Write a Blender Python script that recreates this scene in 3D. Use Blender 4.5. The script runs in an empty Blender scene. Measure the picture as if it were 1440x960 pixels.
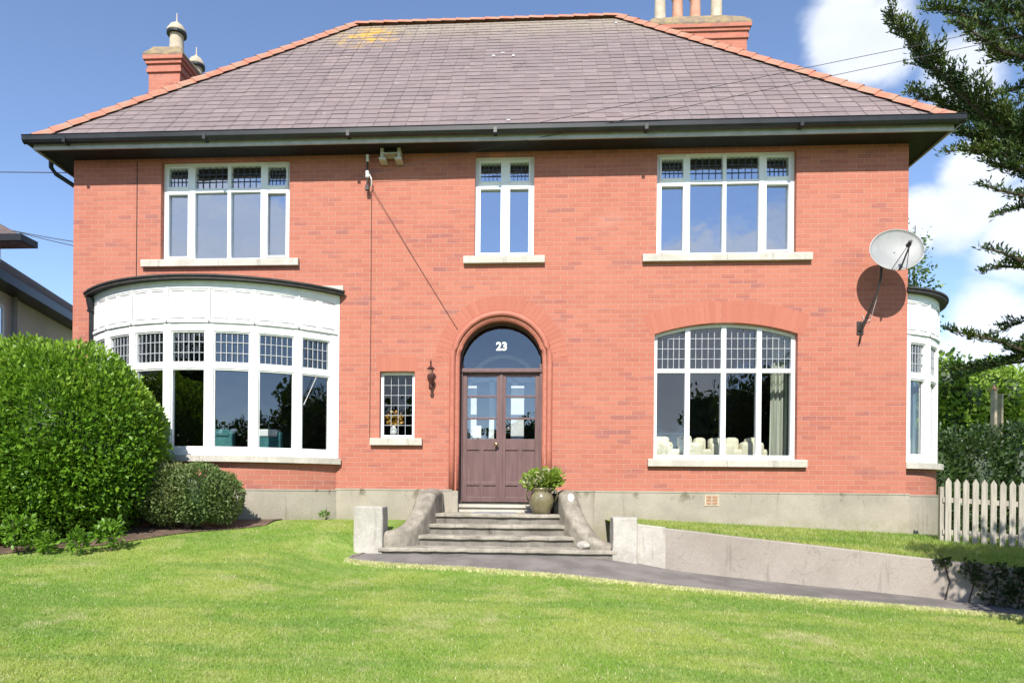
import bpy, bmesh, math, random
import numpy as np
from mathutils import Vector, Matrix
random.seed(7); rng = np.random.default_rng(7)
R = math.radians
C = bpy.context.scene.collection
sc = bpy.context.scene

# ------------------------------------------------------------------ camera
EYE = .95; DIST = 10.9
cam = bpy.data.cameras.new('camera'); co = bpy.data.objects.new('camera', cam); C.objects.link(co)
cam.lens = 24; cam.sensor_width = 36; cam.clip_end = 2000
cam.shift_x = 42/1440; cam.shift_y = 208/1440
MR = Matrix.Rotation(R(3.4), 3, 'Z') @ Matrix.Rotation(R(90), 3, 'X') @ Matrix.Rotation(.009, 3, 'Z')
co.matrix_world = Matrix.Translation((0, -DIST, EYE)) @ MR.to_4x4()
sc.camera = co

# ------------------------------------------------------------------ sun, sky, exposure
SUN = Vector((-.10, -1.1, .98)).normalized()
sl = bpy.data.lights.new('sun', 'SUN'); so = bpy.data.objects.new('sun', sl); C.objects.link(so)
sl.energy = 4.7; sl.angle = R(.53); sl.color = (1, .955, .88)
so.rotation_euler = SUN.to_track_quat('Z', 'Y').to_euler()
sc.view_settings.view_transform = 'Standard'; sc.view_settings.look = 'None'
sc.view_settings.gamma = 1; sc.view_settings.use_curve_mapping = False
sc.view_settings.exposure = .70
W = bpy.data.worlds.new('World'); sc.world = W; W.use_nodes = True
wt = W.node_tree; wt.nodes.clear()
def wn(t, **k):
    n = wt.nodes.new(t)
    for a, b in k.items(): setattr(n, a, b)
    return n
def wl(a, b): wt.links.new(a, b)
def wmath(op, a, b=None, clamp=False):
    n = wn('ShaderNodeMath', operation=op); n.use_clamp = clamp
    for i, v in enumerate((a, b)):
        if v is None: continue
        if isinstance(v, (int, float)): n.inputs[i].default_value = v
        else: wl(v, n.inputs[i])
    return n.outputs[0]
sky = wn('ShaderNodeTexSky', sky_type='NISHITA'); sky.sun_disc = False
sky.sun_elevation = math.asin(SUN.z); sky.sun_rotation = math.atan2(SUN.x, SUN.y)
sky.air_density = .8; sky.dust_density = 0.05; sky.ozone_density = 2.0
tc = wn('ShaderNodeTexCoord')
nrm = wn('ShaderNodeVectorMath', operation='NORMALIZE'); wl(tc.outputs['Generated'], nrm.inputs[0])
mp = wn('ShaderNodeMapping'); mp.inputs['Scale'].default_value = (1, 1, 1.7); wl(nrm.outputs[0], mp.inputs[0])
nz = wn('ShaderNodeTexNoise'); nz.inputs['Scale'].default_value = 5.5; nz.inputs['Detail'].default_value = 9; nz.inputs['Roughness'].default_value = .58
wl(mp.outputs[0], nz.inputs['Vector'])
blobs = [((.352, .784, .512), .055), ((.38, .787, .495), .06), ((.47, .764, .445), .05), ((.50, .79, .36), .05), ((.50, .81, .32), .06), ((.46, .825, .32), .05), ((.56, .80, .29), .07), ((.53, .825, .205), .06), ((.57, .82, .16), .09), ((.50, .85, .15), .06),
         ((.66, .74, .25), .10), ((-.48, -.83, .30), .085), ((-.43, -.86, .275), .085), ((-.37, -.885, .25), .08), ((-.31, -.91, .235), .08), ((-.24, -.94, .20), .07),
         ((.22, -.93, .285), .05), ((.27, -.92, .275), .05), ((.34, -.90, .285), .05), ((.26, -.93, .22), .06), ((.2, -.95, .17), .06), ((-.6, .8, .02), .06)]
cur = None
for c, r in blobs:
    r *= .74 if c[1] > 0 else 1.35
    d = wn('ShaderNodeVectorMath', operation='DISTANCE'); wl(nrm.outputs[0], d.inputs[0])
    v = Vector(c).normalized(); d.inputs[1].default_value = v
    m = wmath('SUBTRACT', 1.0, wmath('DIVIDE', d.outputs['Value'], r*1.15))
    cur = m if cur is None else wmath('MAXIMUM', cur, m)
cur = wmath('MAXIMUM', cur, -1.0)
dens = wmath('ADD', wmath('MULTIPLY', cur, 1.7), wmath('MULTIPLY', wmath('SUBTRACT', nz.outputs['Fac'], .44), 3.6))
mr = wn('ShaderNodeMapRange', interpolation_type='SMOOTHSTEP'); wl(dens, mr.inputs['Value'])
mr.inputs['From Min'].default_value = .0; mr.inputs['From Max'].default_value = 1.0; mr.inputs['To Max'].default_value = .78
nz2 = wn('ShaderNodeTexNoise'); nz2.inputs['Scale'].default_value = 9; nz2.inputs['Detail'].default_value = 6; wl(mp.outputs[0], nz2.inputs['Vector'])
ccol = wn('ShaderNodeMix', data_type='RGBA'); wl(nz2.outputs['Fac'], ccol.inputs['Factor'])
ccol.inputs['A'].default_value = (.55, .60, .70, 1); ccol.inputs['B'].default_value = (1.0, 1.0, 1.0, 1)
b1 = wn('ShaderNodeBackground'); b1.inputs['Strength'].default_value = .15
sk2 = wn('ShaderNodeMix', data_type='RGBA', blend_type='MULTIPLY'); sk2.inputs['Factor'].default_value = 1
wl(sky.outputs[0], sk2.inputs['A']); sk2.inputs['B'].default_value = (1, .98, 1.0, 1)
wl(sk2.outputs['Result'], b1.inputs['Color'])
b2 = wn('ShaderNodeBackground'); b2.inputs['Strength'].default_value = .92; wl(ccol.outputs['Result'], b2.inputs['Color'])
mx = wn('ShaderNodeMixShader'); wl(mr.outputs[0], mx.inputs[0]); wl(b1.outputs[0], mx.inputs[1]); wl(b2.outputs[0], mx.inputs[2])
wo = wn('ShaderNodeOutputWorld'); wl(mx.outputs[0], wo.inputs['Surface'])

# ------------------------------------------------------------------ pixel helper (turns a measured photo point into a world point on a plane)
def ray(px, py): return MR @ Vector(((px-678)/960, -(py-688)/960, -1))
def at(px, py, y):
    r = ray(px, py); t = (y+DIST)/r.y; return Vector((r.x*t, y, EYE+r.z*t))

# ------------------------------------------------------------------ materials
M = {}
class NT:
    def __init__(s, name):
        s.m = bpy.data.materials.new(name); s.m.use_nodes = True; s.t = s.m.node_tree; s.t.nodes.clear(); M[name] = s.m
        s.o = s.n('ShaderNodeOutputMaterial')
    def n(s, t, **k):
        n = s.t.nodes.new(t)
        for a, b in k.items():
            if a in n.inputs.keys() and not hasattr(n, a): s.put(n.inputs[a], b)
            else: setattr(n, a, b)
        return n
    def put(s, sock, v):
        if hasattr(v, 'is_output') or isinstance(v, bpy.types.NodeSocket): s.t.links.new(v, sock)
        else:
            if isinstance(v, tuple) and len(v) == 3 and sock.type == 'RGBA': v = (*v, 1)
            sock.default_value = v
    def noise(s, scale, detail=4, rough=.55, vec=None, stretch=None):
        n = s.n('ShaderNodeTexNoise'); n.inputs['Scale'].default_value = scale; n.inputs['Detail'].default_value = detail; n.inputs['Roughness'].default_value = rough
        if vec is None:
            if not hasattr(s, 'tc'): s.tc = s.n('ShaderNodeNewGeometry').outputs['Position']
            vec = s.tc
        if stretch:
            mpn = s.n('ShaderNodeMapping'); mpn.inputs['Scale'].default_value = stretch; s.t.links.new(vec, mpn.inputs[0]); vec = mpn.outputs[0]
        s.t.links.new(vec, n.inputs['Vector']); return n.outputs['Fac']
    def ramp(s, v, a, b, ta=0., tb=1.):
        n = s.n('ShaderNodeMapRange', interpolation_type='SMOOTHSTEP'); s.put(n.inputs['Value'], v)
        n.inputs['From Min'].default_value = a; n.inputs['From Max'].default_value = b; n.inputs['To Min'].default_value = ta; n.inputs['To Max'].default_value = tb
        return n.outputs[0]
    def mix(s, f, a, b, blend='MIX'):
        n = s.n('ShaderNodeMix', data_type='RGBA', blend_type=blend); s.put(n.inputs['Factor'], f); s.put(n.inputs['A'], a); s.put(n.inputs['B'], b); return n.outputs['Result']
    def math(s, op, a, b=0.):
        n = s.n('ShaderNodeMath', operation=op); s.put(n.inputs[0], a); s.put(n.inputs[1], b); return n.outputs[0]
    def bump(s, h, strength=.4, dist=.01):
        n = s.n('ShaderNodeBump'); n.inputs['Strength'].default_value = strength; n.inputs['Distance'].default_value = dist; s.put(n.inputs['Height'], h); return n.outputs[0]
    def rnd(s): return s.n('ShaderNodeNewGeometry').outputs['Random Per Island']
    def bsdf(s, col, rough=.7, normal=None, metal=0., spec=.5, **k):
        n = s.n('ShaderNodeBsdfPrincipled'); s.put(n.inputs['Base Color'], col); s.put(n.inputs['Roughness'], rough)
        n.inputs['Metallic'].default_value = metal; n.inputs['Specular IOR Level'].default_value = spec
        if normal is not None: s.put(n.inputs['Normal'], normal)
        s.t.links.new(n.outputs[0], s.o.inputs['Surface']); return n

def simple(name, a, b, scale=6, rough=.6, bump=.2, dist=.004, spec=.4, metal=0., detail=5, stretch=None, lo=.35, hi=.65):
    t = NT(name); n = t.noise(scale, detail, .6, stretch=stretch); n2 = t.noise(scale*9, 3)
    t.bsdf(t.mix(t.ramp(n, lo, hi), a, b), rough, t.bump(t.math('ADD', n, n2), bump, dist), metal, spec); return t.m

def brick_mat(name, c1, c2, mortar, axis='x', dark=(.25, .10, .095)):
    t = NT(name); pos = t.n('ShaderNodeNewGeometry').outputs['Position']; t.tc = pos
    sp = t.n('ShaderNodeSeparateXYZ'); t.put(sp.inputs[0], pos)
    cb = t.n('ShaderNodeCombineXYZ'); t.put(cb.inputs[0], sp.outputs['X'] if axis == 'x' else sp.outputs['Y']); t.put(cb.inputs[1], sp.outputs['Z'])
    wob = t.noise(2.3, 2); ad = t.n('ShaderNodeVectorMath', operation='ADD'); t.put(ad.inputs[0], cb.outputs[0])
    wb = t.n('ShaderNodeCombineXYZ'); t.put(wb.inputs[0], t.math('MULTIPLY', t.math('SUBTRACT', wob, .5), .012)); t.put(wb.inputs[1], t.math('MULTIPLY', t.math('SUBTRACT', wob, .5), .010)); t.put(ad.inputs[1], wb.outputs[0])
    def brick(ca, cbb, mo, ms):
        b = t.n('ShaderNodeTexBrick'); t.put(b.inputs['Vector'], ad.outputs[0]); b.inputs['Scale'].default_value = 1
        b.inputs['Brick Width'].default_value = .2275; b.inputs['Row Height'].default_value = .0765; b.inputs['Mortar Size'].default_value = ms; b.inputs['Mortar Smooth'].default_value = .25
        t.put(b.inputs['Color1'], ca); t.put(b.inputs['Color2'], cbb); t.put(b.inputs['Mortar'], mo); return b
    # a value per brick (0..1) picks the fired colour of that brick
    b = brick((0., 0., 0.), (1., 1., 1.), (.5, .5, .5), .0045)
    val = t.n('ShaderNodeSeparateColor'); t.put(val.inputs[0], b.outputs['Color'])
    v = val.outputs[0]
    fine = t.noise(38, 4)
    col = t.mix(v, c1, c2)
    patch = t.noise(1.5, 4, .65, stretch=(.7, .7, 4.5))
    dk = t.math('MULTIPLY', t.ramp(v, .35, .8), t.ramp(patch, .52, .64))
    col = t.mix(t.math('MULTIPLY', dk, .75), col, dark)
    big = t.noise(.55, 4, .6)
    col = t.mix(t.ramp(big, .3, .7, 0., .35), col, t.mix(.5, col, (.52, .24, .16)))
    pale = t.noise(1.1, 5, .65, stretch=(1, 1, 2.2))
    col = t.mix(t.ramp(pale, .55, .8, 0., .22), col, (.58, .33, .26))
    sp2 = t.n('ShaderNodeSeparateXYZ'); t.put(sp2.inputs[0], pos); soot = t.noise(2.0, 5, .7, stretch=(3.5, 3.5, .35)); col = t.mix(t.ramp(soot, .60, .8, 0., .35), col, (.27, .12, .10))
    col = t.mix(t.ramp(fine, .3, .8, 0., .22), col, t.mix(.5, col, (.10, .03, .02)))
    col = t.mix(b.outputs['Fac'], col, mortar)
    hgt = t.math('SUBTRACT', t.math('MULTIPLY', fine, .35), b.outputs['Fac'])
    t.bsdf(col, .85, t.bump(hgt, .7, .006), spec=.25); return t.m
BR1, BR2, MO = (.425, .150, .100), (.37, .122, .083), (.47, .245, .19)
brick_mat('brick_front', BR1, BR2, MO, 'x'); brick_mat('brick_side', BR1, BR2, MO, 'y')
t = NT('brick_voussoir'); r = t.rnd(); f = t.noise(30, 4)
t.bsdf(t.mix(f, t.mix(r, (.37, .123, .084), (.415, .147, .098)), t.mix(r, (.38, .128, .087), (.42, .15, .10))), .85, t.bump(f, .4, .004), spec=.25)
simple('brick_moulding', (.43, .145, .095), (.375, .12, .08), 9, .6, .3)
simple('brick_mortar', (.46, .25, .19), (.40, .2, .15), 20, .9)

def render_mat(name, a, b, stain, sc1=1.3):
    t = NT(name); n = t.noise(sc1, 6, .65); n2 = t.noise(2.2, 5, .7, stretch=(3.4, 3.4, .5)); n3 = t.noise(55, 3)
    col = t.mix(t.ramp(n, .3, .7), a, b); col = t.mix(t.ramp(n2, .55, .78, 0., .8), col, stain)
    col = t.mix(t.ramp(n3, .3, .7, 0., .25), col, stain)
    if name == 'plinth_render':
        sp = t.n('ShaderNodeSeparateXYZ'); t.put(sp.inputs[0], t.tc)
        edge = t.math('MULTIPLY', t.ramp(sp.outputs['Z'], .68, .92), t.ramp(t.noise(3.3, 5, .7, stretch=(1, 1, .6)), .56, .66)); col = t.mix(t.math('MULTIPLY', edge, .8), col, (.12, .105, .065))
        low = t.math('MULTIPLY', t.ramp(sp.outputs['Z'], .62, .42), t.ramp(t.noise(5, 4, .7), .4, .65)); col = t.mix(t.math('MULTIPLY', low, .45), col, (.22, .21, .12))
    if name == 'retaining_render':
        cr = t.n('ShaderNodeTexVoronoi', feature='DISTANCE_TO_EDGE'); cr.inputs['Scale'].default_value = .9; wv = t.n('ShaderNodeVectorMath', operation='ADD'); t.put(wv.inputs[0], t.tc)
        nn = t.n('ShaderNodeTexNoise'); nn.inputs['Scale'].default_value = 4; nn.inputs['Detail'].default_value = 6; t.put(nn.inputs['Vector'], t.tc); t.put(wv.inputs[1], nn.outputs['Color']); t.put(cr.inputs['Vector'], wv.outputs[0])
        col = t.mix(t.math('MULTIPLY', t.ramp(cr.outputs['Distance'], .006, .002), .35), col, (.10, .09, .07))
    t.bsdf(col, .9, t.bump(t.math('ADD', n3, n), .5, .004), spec=.2); return t.m
render_mat('plinth_render', (.40, .36, .29), (.30, .27, .215), (.14, .115, .08))
render_mat('retaining_render', (.36, .32, .28), (.29, .25, .215), (.16, .13, .11), 1.0)
render_mat('whitewashed_block', (.50, .47, .42), (.36, .335, .29), (.17, .15, .125), 3)
render_mat('weathered_render', (.36, .32, .26), (.19, .17, .135), (.075, .065, .05), 6)
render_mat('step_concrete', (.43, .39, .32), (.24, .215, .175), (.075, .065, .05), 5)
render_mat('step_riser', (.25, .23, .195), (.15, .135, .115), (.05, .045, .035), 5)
render_mat('sill_stone', (.58, .54, .47), (.44, .41, .35), (.20, .18, .15), 4)
t = NT('slate'); r = t.rnd(); n = t.noise(1.1, 5, .65); n2 = t.noise(14, 5, .7)
sp = t.n('ShaderNodeSeparateXYZ'); t.put(sp.inputs[0], t.tc)
col = t.mix(r, (.190, .145, .140), (.240, .185, .178)); col = t.mix(t.ramp(n, .35, .7, 0., .5), col, (.175, .145, .145))
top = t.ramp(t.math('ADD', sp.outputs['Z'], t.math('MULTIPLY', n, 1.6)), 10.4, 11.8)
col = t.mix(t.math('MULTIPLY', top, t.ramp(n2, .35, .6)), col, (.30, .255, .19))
lich = t.noise(2.6, 5, .7)
dist = t.n('ShaderNodeVectorMath', operation='DISTANCE'); t.put(dist.inputs[0], t.tc); dist.inputs[1].default_value = (-3.25, 3.1, 10.4)
lf = t.math('MULTIPLY', t.ramp(dist.outputs['Value'], .95, .35), t.ramp(lich, .46, .55))
col = t.mix(lf, col, (.48, .30, .07))
col = t.mix(t.ramp(n2, .55, .75, 0., .55), col, (.11, .09, .09))
col = t.mix(t.ramp(t.noise(5, 5, .7), .60, .75, 0., .5), col, (.40, .36, .32))
col = t.mix(t.math('MULTIPLY', t.ramp(t.noise(22, 4, .75), .60, .70), t.ramp(t.noise(1.9, 4, .7), .42, .62)), col, (.42, .38, .30))
col = t.mix(t.ramp(t.noise(1.4, 4, .7, stretch=(2.2, 1, 1)), .56, .74, 0., .55), col, (.10, .08, .085))
t.bsdf(col, .62, t.bump(n2, .5, .004), spec=.3)
simple('clay_ridge', (.40, .150, .095), (.34, .20, .135), 4, .8, .4)
simple('lead_grey', (.10, .10, .105), (.15, .145, .14), 5, .55)
simple('canopy_felt', (.03, .028, .028), (.05, .045, .042), 6, .75)
simple('black_plastic', (.010, .011, .012), (.018, .019, .020), 3, .38, .05, spec=.4)
simple('fascia_grey', (.42, .42, .41), (.34, .34, .33), 5, .5, .1)
simple('soffit_dark', (.008, .007, .007), (.014, .012, .011), 6, .7)
simple('white_paint', (.80, .80, .79), (.74, .73, .71), 7, .38, .12, .002, spec=.5)
simple('white_pvc', (.80, .81, .82), (.77, .77, .78), 3, .3, .05, .001, spec=.5)
simple('slot_dark', (.20, .20, .21), (.28, .28, .28), 8, .8)
simple('lead_came', (.30, .32, .35), (.38, .39, .40), 10, .5, .1)
simple('lead_came_shaded', (.055, .07, .11), (.08, .095, .14), 10, .5, .1)  # same grey lead for upstairs, with the shade put into its colour
simple('door_paint', (.150, .086, .082), (.115, .066, .064), 3, .45, .12, .002, stretch=(6, 6, .7))
simple('brass', (.55, .40, .20), (.45, .32, .16), 8, .3, .05, metal=.9)
simple('iron_rust', (.085, .022, .015), (.04, .014, .012), 30, .55, .3)
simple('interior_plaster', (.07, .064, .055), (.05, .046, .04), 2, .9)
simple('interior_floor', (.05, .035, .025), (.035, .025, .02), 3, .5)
simple('curtain_cloth', (.50, .50, .42), (.36, .37, .30), 3, .9, .3, stretch=(9, 9, .3))
simple('sofa_cloth', (.72, .66, .50), (.62, .57, .43), 5, .95, .3)
simple('teal_cloth', (.06, .20, .20), (.04, .14, .15), 5, .9, .3)
simple('white_cloth', (.7, .7, .68), (.6, .6, .6), 5, .9, .3)
simple('dark_wood', (.035, .022, .016), (.02, .013, .01), 4, .4, .1, stretch=(8, 1, 1))
simple('asphalt', (.205, .185, .168), (.135, .122, .112), 2.2, .93, .8, .006, spec=.2)
simple('soil', (.17, .11, .075), (.09, .06, .042), 9, .95, .9, .02)
simple('bark', (.10, .072, .052), (.055, .04, .03), 7, .95, 1., .02, stretch=(1, 1, .25))
simple('fence_paint', (.41, .375, .31), (.29, .265, .22), 8, .75, .4, stretch=(5, 5, .4))
simple('pot_cream', (.50, .42, .31), (.38, .32, .24), 6, .8, .3)
simple('pot_terracotta', (.47, .27, .18), (.40, .20, .13), 6, .8, .3)
simple('lichen_mortar', (.32, .24, .13), (.21, .16, .12), 7, .95, .9, .02)
simple('glazed_pot', (.20, .17, .09), (.13, .11, .06), 7, .16, .1, spec=.7)
simple('dish_grey', (.30, .30, .29), (.26, .26, .255), 5, .5, .1)
simple('cable_black', (.035, .028, .026), (.05, .04, .038), 5, .6)
simple('porcelain', (.75, .74, .72), (.6, .6, .58), 9, .3, .1)
simple('neighbour_white', (.78, .80, .82), (.70, .72, .74), 1.5, .85, .2)
simple('neighbour_slate', (.17, .125, .12), (.12, .09, .09), 3, .7, .8, .02, stretch=(1, 1, 12))
simple('terracotta_vent', (.40, .22, .13), (.30, .15, .09), 20, .8)
simple('green_box', (.05, .13, .07), (.2, .25, .2), 5, .4)

def leaf_mat(name, a, b, c, trans=.35, rough=.42, spec=.5):
    t = NT(name); r = t.rnd(); n = t.noise(1.3, 3)
    col = t.mix(t.ramp(r, 0., 1.), a, b); col = t.mix(t.ramp(n, .4, .68, 0., .8), col, c)
    p = t.n('ShaderNodeBsdfPrincipled'); t.put(p.inputs['Base Color'], col); p.inputs['Roughness'].default_value = rough; p.inputs['Specular IOR Level'].default_value = spec
    tr = t.n('ShaderNodeBsdfTranslucent'); t.put(tr.inputs['Color'], t.mix(.5, col, (.25, .45, .03)))
    m = t.n('ShaderNodeMixShader'); m.inputs[0].default_value = trans; t.t.links.new(p.outputs[0], m.inputs[1]); t.t.links.new(tr.outputs[0], m.inputs[2])
    t.t.links.new(m.outputs[0], t.o.inputs['Surface']); return t.m
leaf_mat('laurel_leaf', (.05, .12, .012), (.16, .31, .025), (.15, .28, .02), .32, .42, .35)
leaf_mat('yellow_green_leaf', (.14, .26, .02), (.27, .42, .04), (.22, .34, .03), .38, .38, .5)
leaf_mat('small_shrub_leaf', (.07, .12, .03), (.16, .22, .07), (.16, .17, .06), .2, .5)
leaf_mat('tree_leaf', (.15, .27, .03), (.36, .50, .07), (.26, .36, .05), .35)
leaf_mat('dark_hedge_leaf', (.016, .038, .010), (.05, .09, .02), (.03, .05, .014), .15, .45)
leaf_mat('cedar_needle', (.018, .042, .014), (.05, .09, .025), (.10, .13, .02), .1, .6, .3)
leaf_mat('birch_leaf', (.10, .17, .06), (.20, .28, .10), (.14, .2, .07), .35)
leaf_mat('ivy_leaf', (.02, .035, .012), (.04, .06, .02), (.03, .04, .015), .15)
leaf_mat('hydrangea_leaf', (.13, .22, .02), (.28, .35, .06), (.2, .3, .05), .3)
leaf_mat('petal', (.65, .62, .35), (.75, .70, .50), (.7, .6, .5), .3)
leaf_mat('orange_petal', (.6, .25, .03), (.65, .4, .1), (.5, .3, .05), .3)

def lawn_col(t):
    n = t.noise(.8, 5, .6); n2 = t.noise(3.2, 4, .65); n3 = t.noise(2.0, 3, .6, stretch=(.25, 1.6, 1))
    col = t.mix(t.ramp(n, .38, .62), (.235, .36, .052), (.40, .445, .100))
    col = t.mix(t.ramp(n2, .45, .72, 0., .6), col, (.50, .49, .21))
    col = t.mix(t.ramp(n3, .48, .64, 0., .7), col, (.165, .29, .050))
    col = t.mix(t.ramp(t.noise(1.7, 4, .7), .56, .72, 0., .7), col, (.56, .50, .27)); return col
t = NT('lawn_ground'); f = t.noise(90, 3); t.bsdf(t.mix(f, lawn_col(t), (.15, .24, .05)), .95, t.bump(f, .8, .02), spec=.15)
t = NT('grass_blade'); c = lawn_col(t); r = t.rnd(); c = t.mix(t.ramp(r, .0, 1., .0, .35), c, (.12, .22, .03)); c = t.mix(t.ramp(r, .90, .97), c, (.6, .55, .32))
p = t.n('ShaderNodeBsdfPrincipled'); t.put(p.inputs['Base Color'], c); p.inputs['Roughness'].default_value = .55; p.inputs['Specular IOR Level'].default_value = .3
tr = t.n('ShaderNodeBsdfTranslucent'); t.put(tr.inputs['Color'], t.mix(.5, c, (.3, .5, .05)))
m_ = t.n('ShaderNodeMixShader'); m_.inputs[0].default_value = .35; t.t.links.new(p.outputs[0], m_.inputs[1]); t.t.links.new(tr.outputs[0], m_.inputs[2]); t.t.links.new(m_.outputs[0], t.o.inputs['Surface'])

def glass_mat(name, base, tint=(.95, .97, 1), wav=.05):
    t = NT(name); fr = t.n('ShaderNodeLayerWeight'); fr.inputs['Blend'].default_value = .5
    f = t.math('ADD', t.math('MULTIPLY', t.math('POWER', fr.outputs['Facing'], 3.5), .8), base); f = t.math('MINIMUM', f, 1.)
    g = t.n('ShaderNodeBsdfGlossy'); g.inputs['Roughness'].default_value = .012; g.inputs['Color'].default_value = (*tint, 1)
    t.put(g.inputs['Normal'], t.bump(t.noise(2.2, 2), .06, wav))
    tr = t.n('ShaderNodeBsdfTransparent'); tr.inputs['Color'].default_value = (.86, .9, .9, 1)
    m = t.n('ShaderNodeMixShader'); t.put(m.inputs[0], f); t.t.links.new(tr.outputs[0], m.inputs[1]); t.t.links.new(g.outputs[0], m.inputs[2]); t.t.links.new(m.outputs[0], t.o.inputs['Surface'])
glass_mat('glass_upper', .48, (.82, .87, .94)); glass_mat('glass_lower', .12); glass_mat('glass_door', .17); glass_mat('glass_clear', .06)

# ------------------------------------------------------------------ mesh helpers
def obj(name, bm, mat, parent=None, smooth=False, **props):
    me = bpy.data.meshes.new(name)
    if isinstance(bm, bmesh.types.BMesh): bm.to_mesh(me); bm.free()
    else: me.from_pydata(*bm)
    me.update()
    for m in (mat if isinstance(mat, (list, tuple)) else [mat]): me.materials.append(M[m])
    if smooth: me.polygons.foreach_set('use_smooth', [True]*len(me.polygons))
    o = bpy.data.objects.new(name, me); C.objects.link(o)
    if parent: o.parent = parent; 
    for k, v in props.items(): o[k] = v
    return o
def thing(name, label, cat, loc=(0, 0, 0), group=None):
    o = bpy.data.objects.new(name, None); C.objects.link(o); o.location = loc; o.empty_display_size = .2
    o['label'] = label; o['category'] = cat
    if group: o['group'] = group
    return o
def fix(root):
    """children are modelled in world coordinates: undo the root's offset"""
    L = root.matrix_basis.inverted()
    for c in root.children:
        if c.type in ('MESH', 'EMPTY'): c.matrix_parent_inverse = L
def B(): return bmesh.new()
def box(bm, x0, x1, y0, y1, z0, z1, bev=0., mat=0):
    vs = [bm.verts.new((x, y, z)) for z in (z0, z1) for y in (y0, y1) for x in (x0, x1)]
    fs = [(0, 2, 3, 1), (4, 5, 7, 6), (0, 1, 5, 4), (2, 6, 7, 3), (0, 4, 6, 2), (1, 3, 7, 5)]
    F = [bm.faces.new([vs[i] for i in f]) for f in fs]
    for f in F: f.material_index = mat
    if bev:
        es = list({e for f in F for e in f.edges}); bmesh.ops.bevel(bm, geom=es, offset=bev, segments=2, affect='EDGES', profile=.5)
    return vs
def tube(bm, pts, rad, seg=8, caps=True):
    pts = [Vector(p) for p in pts]; n = len(pts); rad = rad if isinstance(rad, (list, tuple)) else [rad]*n
    rings = []; up = Vector((0, 0, 1))
    for i, p in enumerate(pts):
        d = (pts[min(i+1, n-1)]-pts[max(i-1, 0)]).normalized()
        a = d.cross(up if abs(d.z) < .95 else Vector((0, 1, 0))).normalized(); b = d.cross(a)
        rings.append([bm.verts.new(p+(a*math.cos(k*2*math.pi/seg)+b*math.sin(k*2*math.pi/seg))*rad[i]) for k in range(seg)])
    for i in range(n-1):
        for k in range(seg): bm.faces.new((rings[i][k], rings[i][(k+1) % seg], rings[i+1][(k+1) % seg], rings[i+1][k]))
    if caps: bm.faces.new(rings[0][::-1]); bm.faces.new(rings[-1])
def lathe(bm, prof, cx, cy, seg=20, cz=0):
    rings = [[bm.verts.new((cx+r*math.cos(k*2*math.pi/seg), cy+r*math.sin(k*2*math.pi/seg), cz+z)) for k in range(seg)] for r, z in prof]
    for i in range(len(prof)-1):
        for k in range(seg): bm.faces.new((rings[i][k], rings[i][(k+1) % seg], rings[i+1][(k+1) % seg], rings[i+1][k]))
    bm.faces.new(rings[0][::-1]); bm.faces.new(rings[-1])
def rough_up(bm, amt, scale=3.):
    from mathutils import noise
    for v in bm.verts: v.co += Vector((noise.noise(v.co*scale), noise.noise(v.co*scale+Vector((9, 0, 0))), noise.noise(v.co*scale+Vector((0, 9, 0)))))*amt
def strip(bm, ptsA, ptsB, mat=0, flip=False):
    A = [bm.verts.new(p) for p in ptsA]; Bv = [bm.verts.new(p) for p in ptsB]
    for i in range(len(A)-1):
        q = (A[i], A[i+1], Bv[i+1], Bv[i]); f = bm.faces.new(q[::-1] if flip else q); f.material_index = mat

# leaves: numpy, one mesh
def leaf_mesh(name, P, N, size, mat, parent=None, aspect=.55, fold=.25, **props):
    """P points, N leaf directions (long axis); four-vertex folded leaves"""
    n = len(P); N = N/np.linalg.norm(N, axis=1, keepdims=True)
    rv = rng.normal(size=(n, 3)); S = np.cross(N, rv); S /= np.linalg.norm(S, axis=1, keepdims=True); U = np.cross(S, N)
    s = (size*(.6+.8*rng.random(n)))[:, None] if not isinstance(size, np.ndarray) else size[:, None]
    V = np.empty((n, 4, 3)); V[:, 0] = P; V[:, 2] = P+N*s
    V[:, 1] = P+N*s*.5+S*s*aspect*.5+U*s*fold*.3; V[:, 3] = P+N*s*.5-S*s*aspect*.5+U*s*fold*.3
    me = bpy.data.meshes.new(name); me.vertices.add(n*4); me.vertices.foreach_set('co', V.astype(np.float32).ravel())
    idx = (np.arange(n)[:, None]*4+np.array([0, 1, 2, 0, 2, 3])[None]).ravel()
    me.loops.add(n*6); me.loops.foreach_set('vertex_index', idx.astype(np.int32))
    me.polygons.add(n*2); me.polygons.foreach_set('loop_start', (np.arange(n*2)*3).astype(np.int32)); me.polygons.foreach_set('loop_total', np.full(n*2, 3, np.int32))
    me.update(calc_edges=True); me.materials.append(M[mat])
    o = bpy.data.objects.new(name, me); C.objects.link(o)
    if parent: o.parent = parent
    for k, v in props.items(): o[k] = v
    return o
def blobpts(centers, n, shell=.55, lump=.18):
    """points through a set of ellipsoids (cx,cy,cz,rx,ry,rz), biased to the outside, lumpy outline"""
    c = np.array(centers, float); w = c[:, 3]*c[:, 4]+c[:, 4]*c[:, 5]+c[:, 3]*c[:, 5]; k = rng.choice(len(c), n, p=w/w.sum())
    d = rng.normal(size=(n, 3)); d /= np.linalg.norm(d, axis=1, keepdims=True)
    f = 1+lump*(np.sin(d[:, 0]*7+k)*np.sin(d[:, 1]*6+2*k)+.6*np.sin(d[:, 2]*11+k)*np.cos(d[:, 0]*9))
    r = (shell+(1-shell)*rng.random(n)**.6)*f
    return c[k, :3]+d*c[k, 3:]*r[:, None], d
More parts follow.
